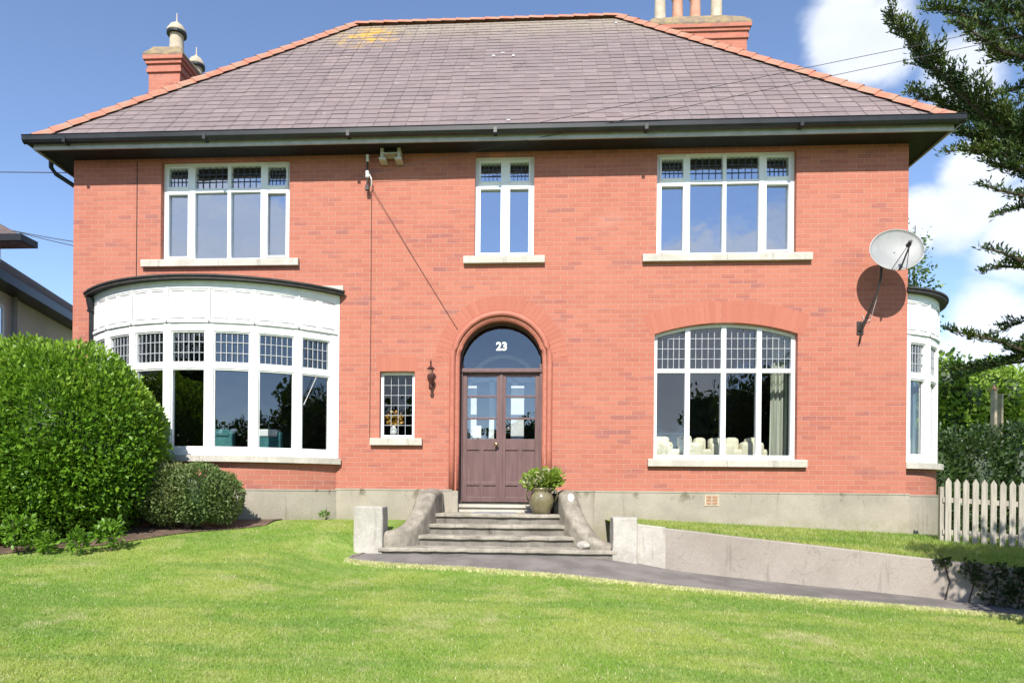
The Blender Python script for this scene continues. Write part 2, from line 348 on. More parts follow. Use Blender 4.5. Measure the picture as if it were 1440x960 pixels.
def blobcore(bm, centers, s=.6):
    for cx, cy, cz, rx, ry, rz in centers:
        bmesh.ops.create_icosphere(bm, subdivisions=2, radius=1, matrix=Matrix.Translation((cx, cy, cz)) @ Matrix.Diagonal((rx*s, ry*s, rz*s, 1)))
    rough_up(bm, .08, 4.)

# ------------------------------------------------------------------ terrain
def sm(a, b, x): t = np.clip((x-a)/(b-a), 0, 1); return t*t*(3-2*t)
def T(x, y):
    x = np.asarray(x, float); y = np.asarray(y, float)
    zr = -.05+.06*np.clip(y+2.3, -14, .8)-.045*np.clip(x-.5, 0, 12)
    zr = zr+.10*sm(-3.0, -1.95, y)*(1-sm(.9, 2.2, x))
    zl = .45-.17*np.clip(-.9-y, 0, 8); k = .12; zl = np.maximum(zl, zr)+k*np.exp(-np.abs(zl-zr)/k)*.35
    w = .22+.75*(1-sm(-2.3, -1.5, y))
    s = sm(0, 1, (-2.15+.60*sm(-1.6, -1.4, y)-x)/w)
    return zr*(1-s)+np.maximum(zl, zr)*s
def edge_pt(px, py):
    r = ray(px, py); t = 5.
    for _ in range(60):
        p = Vector((0, -DIST, EYE))+r*t; t += (p.z-float(T(p.x, p.y)))*3
        t = min(max(t, 2), 12)
    return p
WALL_A = Vector((1.508, -1.75)); WALL_B = Vector((7.2, -3.45))      # line of the low retaining wall
def wall_y(x): return WALL_A.y+(x-WALL_A.x)*(WALL_B.y-WALL_A.y)/(WALL_B.x-WALL_A.x)
def wall_top(x): return .50-(x-1.5)*.094
EDGE = [edge_pt(*p) for p in ((486, 787), (510, 791), (560, 795), (600, 797), (660, 800), (700, 803), (800, 811), (900, 822), (1000, 832), (1100, 840), (1200, 848), (1300, 856), (1440, 869))]
EX = [p.x for p in EDGE]+[9.]; EY = [p.y for p in EDGE]; EY.append(EY[-1]+(9.-EX[-2])*(EY[-1]-EY[-3])/(EX[-2]-EX[-4]))
def edge_y(x): return np.interp(x, EX, EY)

def sheet(name, xs, ys, zf, mat, **k):
    v = [(x, y, float(zf(x, y))) for y in ys for x in xs]; nx = len(xs)
    f = [(j*nx+i, j*nx+i+1, (j+1)*nx+i+1, (j+1)*nx+i) for j in range(len(ys)-1) for i in range(nx-1)]
    return obj(name, (v, [], f), mat, smooth=True, **k)
xs = sorted(set([-300, -120, -60, -30, -16]+list(np.arange(-11, 12.01, .2))+[16, 30, 60, 120, 300]))
ys = sorted(set([-200, -80, -40, -31, -25, -18]+list(np.arange(-14, 0.01, .2))+[3, 10, 30, 80, 300]))
sheet('lawn', xs, ys, T, 'lawn_ground', kind='structure')
# terrace grass between the low wall and the house
tx = list(np.arange(1.3, 12.1, .25)); v = []; nrow = 9
def terr(x, s):
    y0 = wall_y(x)+.1; base = .515-.043*(x-1.07); y = y0+(8-y0)*s if False else None
    return base
def terrace_z(x, y):
    b = .505-.043*max(0, x-1.1)-.0*y; w = wall_top(x)-.02; y0 = wall_y(x)+.1
    k = min(max((y-y0)/(-y0-.3), 0), 1); return w*(1-k)+b*k
for j in range(nrow):
    for x in tx:
        y0 = wall_y(x)+.06; y = y0+(-.05-y0)*j/5 if j <= 5 else [2, 5, 12][j-6]
        v.append((x, y, terrace_z(x, y)))
f = [(j*len(tx)+i, j*len(tx)+i+1, (j+1)*len(tx)+i+1, (j+1)*len(tx)+i) for j in range(nrow-1) for i in range(len(tx)-1)]
obj('terrace_lawn', (v, [], f), 'lawn_ground', smooth=True, kind='structure')
# unseen asphalt road behind the camera, added to cut green bounce from the lawn
sheet('road', [-300, -100, -20, 0, 20, 100, 300], [-31, -27, -22, -16.5], lambda x, y: float(T(x, -14))+.03, 'asphalt', kind='structure')
# path
pv = []; pxs = np.arange(EX[0]+.02, 9, .12); NJ = 8
for x in pxs:
    ye = float(edge_y(x)); yb = -1.6 if x < 1.5 else wall_y(x)+.05
    if x < -1.9: yb = ye+.02+(-1.62-ye)*float(sm(-2.45, -1.95, x))
    for j in range(NJ+1): y = ye+(yb-ye)*j/NJ; pv.append((x, y, float(T(x, y))+.006+(.012*math.sin(x*3+y*2)*.3)))
pf = [(i*(NJ+1)+j, (i+1)*(NJ+1)+j, (i+1)*(NJ+1)+j+1, i*(NJ+1)+j+1) for i in range(len(pxs)-1) for j in range(NJ)]
obj('path', (pv, [], pf), 'asphalt', smooth=True, kind='structure')
# soil bed under the shrubs on the left
SOIL = [(-12, -4.2), (-7.2, -3.55), (-6.2, -2.9), (-5.4, -2.5), (-4.9, -2.05), (-4.5, -1.7), (-3.7, -1.25), (-3.5, -.95)]
sv = []
for x in np.arange(-11.5, -3.55, .2):
    y0 = np.interp(x, [p[0] for p in SOIL], [p[1] for p in SOIL])+.05*math.sin(x*5)
    for j in range(7): y = y0+(1-y0)*j/6*(.6 if x > -7.3 else 1); sv.append((x, y, float(T(x, y))+.012+.01*random.random()*(j > 0)))
nxs = len(np.arange(-11.5, -3.55, .2))
obj('planting_bed', (sv, [], [(i*7+j, (i+1)*7+j, (i+1)*7+j+1, i*7+j+1) for i in range(nxs-1) for j in range(6)]), 'soil', kind='structure')
def soil_y(x): return np.interp(x, [p[0] for p in SOIL], [p[1] for p in SOIL])

# grass blades
def blades(name, X, Y, Z, h, w, **props):
    n = len(X); a = rng.random(n)*2*np.pi; hh = h*(.5+rng.random(n)); lean = rng.normal(size=(n, 2))*.55*hh[:, None]
    V = np.empty((n, 3, 3)); dx = np.cos(a)*w/2*(.6+.8*rng.random(n)); dy = np.sin(a)*w/2
    V[:, 0] = np.stack([X-dx, Y-dy, Z-.003], 1); V[:, 1] = np.stack([X+dx, Y+dy, Z-.003], 1); V[:, 2] = np.stack([X+lean[:, 0], Y+lean[:, 1], Z+hh], 1)
    me = bpy.data.meshes.new(name); me.vertices.add(n*3); me.vertices.foreach_set('co', V.astype(np.float32).ravel())
    me.loops.add(n*3); me.loops.foreach_set('vertex_index', np.arange(n*3, dtype=np.int32))
    me.polygons.add(n); me.polygons.foreach_set('loop_start', (np.arange(n)*3).astype(np.int32)); me.polygons.foreach_set('loop_total', np.full(n, 3, np.int32))
    me.update(calc_edges=True); me.materials.append(M['grass_blade'])
    o = bpy.data.objects.new(name, me); C.objects.link(o)
    for k, q in props.items(): o[k] = q
    return o
n = 620000
gx = rng.uniform(-9.5, 6.5, n); gy = -7.2+6.6*rng.random(n)**1.25
keep = (np.abs(gx) < (gy+DIST)*.86+.3)
onpath = (gx > EX[0]) & (gy > edge_y(gx)-.01) & (gy < 3)
onpath |= (gx > -1.9) & (gy > -1.9)
insoil = (gx < -3.5) & (gy > soil_y(gx)+rng.normal(size=n)*.11)
keep &= ~onpath & ~insoil; gx, gy = gx[keep], gy[keep]
blades('grass', gx, gy, T(gx, gy), .018, .007, kind='stuff')
n = 90000; gx = rng.uniform(1.5, 8, n); gy = rng.uniform(-3.6, -.05, n)
k = gy > np.array([wall_y(a) for a in gx])+.10; gx, gy = gx[k], gy[k]
blades('terrace_grass', gx, gy, np.array([terrace_z(a, b) for a, b in zip(gx, gy)]), .045, .009, kind='stuff')

n = 26000; gx = rng.uniform(EX[0], 6.4, n); gy = edge_y(gx)+.02-np.abs(rng.normal(size=n))*.055
M['dry_blade'] = simple('dry_blade', (.62, .58, .30), (.42, .46, .16), 14, .7)
o_ = blades('dry_grass', gx, gy, T(gx, gy)+.004, .026, .008, kind='stuff')
o_ = C.objects['dry_grass']; o_.data.materials.clear(); o_.data.materials.append(M['dry_blade'])

# ------------------------------------------------------------------ the house
X0, X1 = -7.477, 5.90; EAVE = 6.42; DEPTH = 7.65
house = thing('brick_house', 'two storey red brick house with hipped slate roof, bow bay and arched purple door', 'house', (-.5, 3.5, .4))
def arc_pts(xc, half, spring, rise, n=16):
    Rr = (half*half+rise*rise)/(2*rise); th = math.asin(half/Rr)
    if rise >= half: th = math.pi/2; Rr = half
    zc = spring+rise-Rr
    return [(xc+Rr*math.sin(t), zc+Rr*math.cos(t)) for t in np.linspace(-th, th, n+1)]
# opening: (x0,x1,z0,z1[,arc points])
O_UL = (-5.985, -3.83, 4.66, 6.30); O_UM = (-.805, .14, 4.66, 6.30); O_UR = (2.07, 4.215, 4.66, 6.30)
O_SM = (-2.318, -1.75, 1.76, 2.84)
GA = arc_pts(3.155, 1.10, 3.42, .175); O_GR = (2.055, 4.255, 1.455, 3.595)
DA = arc_pts(-.365, .70, 2.985, .70, 24); O_DR = (-1.065, .335, .3, 3.685)
O_BY = (-6.95, -3.15, 1.40, 3.98)
OPEN = [O_UL, O_UM, O_UR, O_SM, O_GR, O_DR, O_BY]
def plate(bm, xa, xb, za, zb, opens, y, mat=0, arcs=()):
    xs = sorted({xa, xb} | {o[0] for o in opens} | {o[1] for o in opens}); zs = sorted({za, zb} | {o[2] for o in opens} | {o[3] for o in opens})
    xs = [q for q in xs if xa <= q <= xb]; zs = [q for q in zs if za <= q <= zb]
    for i in range(len(xs)-1):
        for j in range(len(zs)-1):
            cx, cz = (xs[i]+xs[i+1])/2, (zs[j]+zs[j+1])/2
            if any(o[0] < cx < o[1] and o[2] < cz < o[3] for o in opens): continue
            f = bm.faces.new([bm.verts.new(p) for p in ((xs[i], y, zs[j]), (xs[i+1], y, zs[j]), (xs[i+1], y, zs[j+1]), (xs[i], y, zs[j+1]))]); f.material_index = mat
    for arc, zt in arcs:
        strip(bm, [(x, y, z) for x, z in arc], [(x, y, zt) for x, z in arc], mat)
bm = B()
plate(bm, X0, X1, .2, EAVE, OPEN, 0, 0, [(GA, O_GR[3]), (DA, O_DR[3])])
RV = .30
for o in OPEN:                                                          # reveals
    x0, x1, z0, z1 = o
    if o in (O_GR, O_DR):
        arc = GA if o is O_GR else DA; zt = arc[0][1]
        strip(bm, [(x, 0, z) for x, z in arc], [(x, RV, z) for x, z in arc], 0)
    else: zt = z1; bm.faces.new([bm.verts.new(p) for p in ((x0, 0, z1), (x1, 0, z1), (x1, RV, z1), (x0, RV, z1))])
    for x in (x0, x1):
        f = bm.faces.new([bm.verts.new(p) for p in ((x, 0, z0), (x, RV, z0), (x, RV, zt), (x, 0, zt))]); f.material_index = 1
    bm.faces.new([bm.verts.new(p) for p in ((x0, 0, z0), (x1, 0, z0), (x1, RV, z0), (x0, RV, z0))])
SB_Y0, SB_A = .10, 1.45                                                # side bay opening in the right wall
sy0, sy1 = SB_Y0+.1, SB_Y0+2*SB_A-.1
def side_quad(x, ya, yb, za, zb): 
    f = bm.faces.new([bm.verts.new(p) for p in ((x, ya, za), (x, yb, za), (x, yb, zb), (x, ya, zb))]); f.material_index = 1
side_quad(X0, 0, DEPTH, .2, EAVE)
side_quad(X1, 0, sy0, .2, EAVE); side_quad(X1, sy1, DEPTH, .2, EAVE); side_quad(X1, sy0, sy1, .2, 1.4); side_quad(X1, sy0, sy1, 3.98, EAVE)
bm.faces.new([bm.verts.new(p) for p in ((X0, DEPTH, .2), (X1, DEPTH, .2), (X1, DEPTH, EAVE), (X0, DEPTH, EAVE))])
obj('wall', bm, ['brick_front', 'brick_side'], house)
# rooms behind the windows
bm = B(); yi = RV
plate(bm, X0+.02, X1-.02, .72, 6.4, OPEN, yi, 0, [(GA, O_GR[3]), (DA, O_DR[3])])
def wallx(x, ya=yi, yb=4.6, za=.74, zb=6.4): bm.faces.new([bm.verts.new(p) for p in ((x, ya, za), (x, yb, za), (x, yb, zb), (x, ya, zb))])
wallx(X0+.28); wallx(-2.75); wallx(1.2)
for xa, za, zb, ya, yb in ((X1-.28, .74, 1.4, yi, 4.6), (X1-.28, 3.98, 6.4, yi, 4.6), (X1-.28, 1.4, 3.98, sy1, 4.6)): wallx(xa, ya, yb, za, zb)
bm.faces.new([bm.verts.new(p) for p in ((X0, 4.6, .74), (X1, 4.6, .74), (X1, 4.6, 6.4), (X0, 4.6, 6.4))])
for z in (3.99, 4.2, 6.4): bm.faces.new([bm.verts.new(p) for p in ((X0+.03, yi, z), (X1-.03, yi, z), (X1-.03, 4.6, z), (X0+.03, 4.6, z))])
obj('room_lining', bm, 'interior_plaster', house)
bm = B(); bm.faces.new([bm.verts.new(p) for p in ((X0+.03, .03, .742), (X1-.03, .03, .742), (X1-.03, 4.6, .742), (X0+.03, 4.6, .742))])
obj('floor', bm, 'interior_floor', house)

# plinth, with the break at the steps
bm = B()
box(bm, -3.02, O_DR[0]-.06, -.035, .0-.002, .15, .925); box(bm, O_DR[1]+.06, X1+.035, -.035, -.002, .05, .925)
box(bm, X1+.002, X1+.035, -.002, .25, .05, .925)
box(bm, O_DR[0]-.06, O_DR[0]+.03, -.03, .25, .2, .93); box(bm, O_DR[1]-.03, O_DR[1]+.06, -.03, .25, .2, .93)
# sloped top of the plinth
for xa, xb in ((-3.02, O_DR[0]-.06), (O_DR[1]+.06, X1+.035)):
    box(bm, xa, xb, -.042, -.001, .925, .95)
obj('plinth', bm, 'plinth_render', house)

# roof: individual slates on the front slope, plain courses elsewhere
YR = 3.8; ZR = 11.02; XL, XR_ = -3.73, 1.93; EL, ER, EY0, EY1 = -7.86, 6.31, -.43, 8.05; ZE = 6.47
def slope_pt(x, s): return Vector((x, EY0+(YR-EY0)*s, ZE+(ZR-ZE)*s))
SN = Vector((0, -(ZR-ZE), (YR-EY0))).normalized(); SN = Vector((0, -abs(SN.y), abs(SN.z)))
SLEN = (slope_pt(0, 1)-slope_pt(0, 0)).length
bm = B()
NC = 31; wd = .26
for r in range(-0, NC):
    s0, s1 = r/NC, (r+1.12)/NC; s1 = min(s1, 1.)
    lo = lambda s: EL+(XL-EL)*s; hi = lambda s: ER+(XR_-ER)*s
    x = lo(s0)-wd*((r % 2)*.5)-random.random()*.02
    while x < hi(s0):
        xa, xb = x+.004, x+wd-.004; x += wd
        a0, b0 = max(xa, lo(s0)), min(xb, hi(s0)); a1, b1 = max(xa, lo(s1)), min(xb, hi(s1))
        if b0-a0 < .02: continue
        if b1 < a1: a1 = b1 = min(max((a0+b0)/2, lo(s1)), hi(s1))
        j = random.uniform(-.006, .008) if random.random() < .8 else -.012; dz = random.uniform(0, .006)
        p = [slope_pt(a0, s0+j/4)+SN*(.011+dz), slope_pt(b0, s0+j/4)+SN*(.011+dz+random.uniform(-.002, .002)), slope_pt(b1, s1)+SN*.004, slope_pt(a1, s1)+SN*.004]
        q = [slope_pt(a0, s0+j/4)+SN*(.006), slope_pt(b0, s0+j/4)+SN*.006]
        v = [bm.verts.new(c) for c in p+q]
        try: bm.faces.new(v[:4])
        except Exception: pass
        bm.faces.new((v[4], v[5], v[1], v[0]))
for quad in (((EL, EY0), (EL, EY1), 'L'), ((ER, EY0), (ER, EY1), 'R'), ((EL, EY1), (ER, EY1), 'B')):   # the other three slopes, stepped courses
    for r in range(24):
        s0, s1 = r/24, (r+1)/24
        def q(s, e):
            if quad[2] == 'L': return Vector((EL+(XL-EL)*s, (EY0+(YR-EY0)*s) if e == 0 else (EY1+(YR-EY1)*s), ZE+(ZR-ZE)*s))
            if quad[2] == 'R': return Vector((ER+(XR_-ER)*s, (EY0+(YR-EY0)*s) if e == 0 else (EY1+(YR-EY1)*s), ZE+(ZR-ZE)*s))
            return Vector(((EL+(XL-EL)*s) if e == 0 else (ER+(XR_-ER)*s), EY1+(YR-EY1)*s, ZE+(ZR-ZE)*s))
        u = Vector((0, 0, .02)); a, b, c, d = q(s0, 0)+u, q(s0, 1)+u, q(s1, 1), q(s1, 0)
        if (c-d).length < 1e-4: bm.faces.new([bm.verts.new(p) for p in (a, b, c)])
        else: bm.faces.new([bm.verts.new(p) for p in (a, b, c, d)])
# under-sheet so nothing shows between slates
bm.faces.new([bm.verts.new(p) for p in (slope_pt(EL, 0), slope_pt(ER, 0), slope_pt(XR_, 1), slope_pt(XL, 1))])
roof = obj('roof', bm, 'slate', house)
def ridge(bm, a, b, n, r=.095):
    a, b = Vector(a), Vector(b); d = (b-a)/n; ax = d.normalized(); side = ax.cross(Vector((0, 0, 1))).normalized(); up = side.cross(ax)
    for i in range(n):
        p0 = a+d*i; p1 = a+d*(i+1.03); h0 = .012+.006*random.random()
        prof = [(-1.15, -.55), (-.75, .12), (-.3, .52), (0, .62), (.3, .52), (.75, .12), (1.15, -.55)]
        A = [p0+side*u*r+up*(w*r+h0) for u, w in prof]; Q = [p1+side*u*r*.96+up*(w*r*.96) for u, w in prof]
        strip(bm, A, Q); bm.faces.new([bm.verts.new(c) for c in A])
bm = B()
c1 = (EL-.0, EY0, ZE+.03); c2 = (ER, EY0, ZE+.03); r1 = (XL, YR, ZR+.04); r2 = (XR_, YR, ZR+.04)
ridge(bm, c1, r1, 24); ridge(bm, c2, r2, 24); ridge(bm, r1, r2, 18)
ridge(bm, (EL, EY1, ZE), r1, 24); ridge(bm, (ER, EY1, ZE), r2, 24)
obj('ridge_tile', bm, 'clay_ridge', roof)
# white mortar spots on the slates
bm = B()
for px, py, w, h in ((694, 92, .06, .09), (707, 87, .10, .03), (722, 92, .04, .10), (715, 177, .06, .03), (512, 62, .03, .03), (866, 40, .06, .05)):
    s = (185-py)/157; p = slope_pt(at(px, py, EY0+(YR-EY0)*s).x, s)+SN*.03
    u = slope_pt(0, 1)-slope_pt(0, 0); u.normalize()
    bm = B(); v = [p+Vector((w/2*a, 0, 0))+u*h/2*b for a, b in ((-1, -.8), (.6, -1), (1, .3), (.3, 1), (-.8, .7))]; bm.faces.new([bm.verts.new(c) for c in v]); obj('mortar_patch', bm, 'white_paint', roof)
# soffit, fascia, gutter
bm = B(); box(bm, EL+.02, ER-.02, EY0+.04, .05, 6.34, 6.38); box(bm, EL+.02, X0+.05, .05, EY1-.1, 6.34, 6.38); box(bm, X1-.05, ER-.02, .05, EY1-.1, 6.34, 6.38)
obj('soffit', bm, 'soffit_dark', house)
bm = B(); box(bm, EL+.02, ER-.02, EY0, EY0+.03, 6.31, 6.47); box(bm, EL+.0, EL+.02, EY0, EY1-.1, 6.31, 6.47); box(bm, ER-.02, ER, EY0, EY1-.1, 6.31, 6.47)
obj('fascia', bm, 'fascia_grey', house)
bm = B()
def gutter(bm, a, b, out):
    a, b, out = Vector(a), Vector(b), Vector(out); prof = [(0, .065), (0, -.01), (.02, -.045), (.055, -.06), (.09, -.045), (.115, -.01), (.118, .055), (.128, .062), (.122, .07), (.108, .06), (.104, 0), (.06, -.045), (.015, 0), (.008, .065)]
    A = [a+out*u+Vector((0, 0, w)) for u, w in prof]; Q = [b+out*u+Vector((0, 0, w)) for u, w in prof]; strip(bm, A+A[:1], Q+Q[:1])
gz = 6.43
gutter(bm, (EL-.11, EY0-.002, gz), (ER+.11, EY0-.002, gz), (0, -1, 0)); gutter(bm, (EL-.002, EY0-.11, gz), (EL-.002, EY1, gz), (-1, 0, 0)); gutter(bm, (ER+.002, EY0-.11, gz), (ER+.002, EY1, gz), (1, 0, 0))
for x in np.arange(-7.3, 6.3, 2.27): box(bm, x, x+.05, EY0-.128, EY0-.0, gz-.064, gz+.02)
obj('gutter', bm, 'black_plastic', house)
bm = B(); tube(bm, [(-7.91, .05, 6.40), (-7.91, .05, 6.26), (-7.86, .1, 6.17), (-7.62, .25, 6.02), (-7.53, .3, 5.93), (-7.53, .3, .5)], .036, 10)
tube(bm, [(-7.10, -.09, 4.05), (-7.10, -.09, .45)], .032, 10); lathe(bm, [(.03, -.22), (.05, -.15), (.075, -.02), (.08, .0), (.07, .0), (.04, -.05)], -7.10, -.10, 12, 4.02)
for z in (3.8, 2.2): box(bm, -7.15, -7.05, -.125, -.055, z, z+.045)
obj('downpipe', bm, 'black_plastic', house)

# chimneys
def chimney(x0, x1, y0, y1, zb, zt, pots, patch_top=True):
    bm = B(); 
    for a in (0,): box(bm, x0, x1, y0, y1, zb, zt-.42)
    box(bm, x0-.012, x1+.012, y0-.012, y1+.012, zt-.95, zt-.90)
    for i, (e, z0, z1) in enumerate(((.035, zt-.42, zt-.34), (.015, zt-.34, zt-.26), (.05, zt-.26, zt-.19), (.085, zt-.19, zt-.11))): box(bm, x0-e, x1+e, y0-e, y1+e, z0, z1, .004)
    for f in bm.faces:
        if abs(f.normal.x) > .7: f.material_index = 1
    bm.normal_update()
    for f in bm.faces: f.material_index = 1 if abs(f.normal.x) > .7 else 0
    ch = obj('chimney', bm, ['brick_front', 'brick_side'], roof)
    bm = B(); e0, e1 = .085, -.04
    A = [bm.verts.new(p) for p in ((x0-e0, y0-e0, zt-.11), (x1+e0, y0-e0, zt-.11), (x1+e0, y1+e0, zt-.11), (x0-e0, y1+e0, zt-.11))]
    A2 = [bm.verts.new(p) for p in ((x0-e0, y0-e0, zt-.07), (x1+e0, y0-e0, zt-.07), (x1+e0, y1+e0, zt-.07), (x0-e0, y1+e0, zt-.07))]
    Q = [bm.verts.new(p) for p in ((x0-e1, y0-e1, zt+.12), (x1+e1, y0-e1, zt+.12), (x1+e1, y1+e1, zt+.12), (x0-e1, y1+e1, zt+.12))]
    for i in range(4): bm.faces.new((A[i], A[(i+1) % 4], A2[(i+1) % 4], A2[i])); bm.faces.new((A2[i], A2[(i+1) % 4], Q[(i+1) % 4], Q[i]))
    bm.faces.new(Q); bm.faces.new(A[::-1]); bmesh.ops.subdivide_edges(bm, edges=bm.edges[:], cuts=3, use_grid_fill=True); rough_up(bm, .035, 5)
    obj('chimney_cap', bm, 'lichen_mortar', ch)
    for px, py, r, h, mt, cowl in pots:
        bm = B(); z = zt+.06
        lathe(bm, [(r*1.15, 0), (r*1.12, .08), (r, .12), (r*.92, h*.8), (r*.95, h*.86), (r*1.12, h*.88), (r*1.14, h*.96), (r*1.0, h), (r*.8, h), (r*.78, h-.15)], px, py, 18, z)
        po = obj('chimney_pot', bm, mt, ch, smooth=True)
        if cowl:
            bm = B(); lathe(bm, [(r*1.32, h-.06), (r*1.34, h+.0), (r*1.25, h+.02), (r*.9, h+.10), (r*.25, h+.17), (.012, h+.21), (.008, h+.36)], px, py, 18, z); obj('cowl', bm, 'pot_cream', ch, smooth=True)
            bm = B(); lathe(bm, [(r*1.36, h-.09), (r*1.38, h-.045), (r*1.2, h-.04)], px, py, 18, z); obj('cowl_band', bm, 'black_plastic', ch)
    return ch
chimney(-7.465, -6.83, 2.2, 3.75, 6.2, 9.55, [(-7.07, 2.52, .14, .55, 'pot_cream', True), (-7.07, 3.35, .13, .40, 'pot_cream', True)])
chimney(2.80, 4.95, 4.8, 5.6, 7.3, 11.58, [(3.07, 5.1, .13, .9, 'pot_cream', False), (3.47, 5.1, .125, .75, 'pot_terracotta', False), (3.87, 5.1, .125, .75, 'pot_terracotta', False), (4.35, 5.1, .13, .95, 'pot_cream', False)])

# rectangular casement windows
def window(o, mulls, tz, lead, arc=None, fr=.055, glassmat='glass_upper', came='lead_came_shaded', sashes=(), sill=None, yf=.10, sbrow=0):
    x0, x1, z0, z1 = o; w = bpy.data.objects.new('window', None); C.objects.link(w); w.parent = house
    zt = lambda x: z1 if arc is None else float(np.interp(x, [p[0] for p in arc], [p[1] for p in arc]))
    bm = B(); y0, y1 = yf, yf+.07
    box(bm, x0, x0+fr, y0, y1, z0, zt(x0)+.002 if arc is None else zt(x0)+.02); box(bm, x1-fr, x1, y0, y1, z0, zt(x1)+.002 if arc is None else zt(x1)+.02)
    box(bm, x0+fr, x1-fr, y0+.002, y1, z0, z0+fr*1.2)
    if arc is None: box(bm, x0+fr, x1-fr, y0+.002, y1, z1-fr, z1)
    else:
        ip = [(x, z-fr*.8) for x, z in arc]
        strip(bm, [(x, y0+.001, z) for x, z in arc], [(x, y0+.001, z) for x, z in ip], 0, True); strip(bm, [(x, y0, z) for x, z in ip], [(x, y1, z) for x, z in ip])
    for m, mw in mulls: box(bm, m-mw/2, m+mw/2, y0-.012, y1-.004, z0+fr*.9, zt(m)-.01)
    box(bm, x0+fr*.9, x1-fr*.9, y0-.006, y1-.006, tz-.032, tz+.032)
    xe = [x0+fr]+sum([[m-mw/2, m+mw/2] for m, mw in mulls], [])+[x1-fr]
    lights = [(xe[i], xe[i+1]) for i in range(0, len(xe), 2)]
    for i in sashes:
        a, b = lights[i]
        for za, zb in ((z0+fr*1.2, tz-.032), (tz+.032, z1-fr)):
            s = .032
            for q in ((a, a+s, za, zb), (b-s, b, za, zb), (a+s, b-s, za, za+s), (a+s, b-s, zb-s, zb)): box(bm, q[0], q[1], y0-.022, y0+.04, q[2], q[3], .003)
    obj('frame', bm, 'white_pvc', w)
    bm = B(); yg = y0+.042
    for i, (a, b) in enumerate(lights):
        for za, zb in ((z0+fr, tz), (tz, zt((a+b)/2)-fr*.5)):
            t_ = random.uniform(-.006, .006); u_ = random.uniform(-.004, .004)
            bm.faces.new([bm.verts.new(p) for p in ((a-.01, yg+t_, za), (b+.01, yg-t_, za), (b+.01, yg-t_+u_, zb), (a-.01, yg+t_+u_, zb))])
    obj('pane', bm, glassmat, w)
    bm = B(); nx, nzv = lead
    for i, (a, b) in enumerate(lights):
        m = .03 if i in sashes else 0; a, b = a+m, b-m; za = tz+.032+m
        for k in range(1, nx):
            x = a+(b-a)*k/nx; box(bm, x-.005, x+.005, yg-.012, yg-.004, za, zt(x)-fr-m)
        ztop = min(zt(a), zt(b), zt((a+b)/2))-fr-m; step = (z1-fr-m-za)/nzv
        for k in range(1, nzv):
            z = za+step*k
            if z < ztop: box(bm, a, b, yg-.013, yg-.005, z-.005, z+.005)
    obj('leading', bm, came, w)
    if sill:
        bm = B(); sx0, sx1, sz0, sz1 = sill; yo = -.075
        prof = [(yo, sz0), (yo, sz1-.02), (yo+.01, sz1-.004), (yf+.02, sz1+.012), (yf+.02, sz0)]
        n_ = max(2, int((sx1-sx0)/1.1)); 
        for k in range(n_):
            xa = sx0+(sx1-sx0)*k/n_+.002; xb = sx0+(sx1-sx0)*(k+1)/n_-.002
            A = [bm.verts.new((xa, y, z)) for y, z in prof]; Q = [bm.verts.new((xb, y, z)) for y, z in prof]
            for i in range(5): bm.faces.new((A[i], A[(i+1) % 5], Q[(i+1) % 5], Q[i]))
            bm.faces.new(A); bm.faces.new(Q[::-1])
        obj('sill', bm, 'sill_stone', w)
    return w
wUL = window(O_UL, [(-5.495, .085), (-4.873, .055), (-4.30, .085)], 5.845, (5, 3), sashes=(0, 3), sill=(-6.285, -3.655, 4.55, 4.668))
wUM = window(O_UM, [(-.32, .085)], 5.845, (5, 3), sashes=(0, 1), sill=(-.978, .317, 4.55, 4.668))
wUR = window(O_UR, [(2.565, .075), (3.141, .055), (3.715, .08)], 5.845, (5, 3), sashes=(0, 3), sill=(1.848, 4.445, 4.55, 4.668))
wGR = window(O_GR, [(2.59, .075), (3.15, .075), (3.70, .075)], 2.86, (5, 4), arc=GA, glassmat='glass_lower', came='lead_came', sill=(1.955, 4.392, 1.34, 1.458), fr=.06)
# small leaded window
w = bpy.data.objects.new('window', None); C.objects.link(w); w.parent = house
x0, x1, z0, z1 = O_SM; bm = B()
for q in ((x0, x0+.05, z0, z1), (x1-.05, x1, z0, z1), (x0+.05, x1-.05, z0, z0+.06), (x0+.05, x1-.05, z1-.045, z1)): box(bm, q[0], q[1], .09, .16, q[2], q[3], .003)
obj('frame', bm, 'white_pvc', w)
bm = B(); bm.faces.new([bm.verts.new(p) for p in ((x0, .13, z0), (x1, .13, z0), (x1, .134, z1), (x0, .133, z1))]); obj('pane', bm, 'glass_clear', w)
bm = B()
for k in range(1, 4): x = x0+.05+(x1-x0-.1)*k/4; box(bm, x-.004, x+.004, .115, .125, z0+.06, z1-.045)
for k in range(1, 6): z = z0+.06+(z1-z0-.105)*k/6; box(bm, x0+.05, x1-.05, .116, .126, z-.004, z+.004)
obj('leading', bm, 'lead_came', w)
bm = B(); box(bm, -2.46, -1.616, -.075, .10, 1.648, 1.762, .006); obj('sill', bm, 'sill_stone', w)

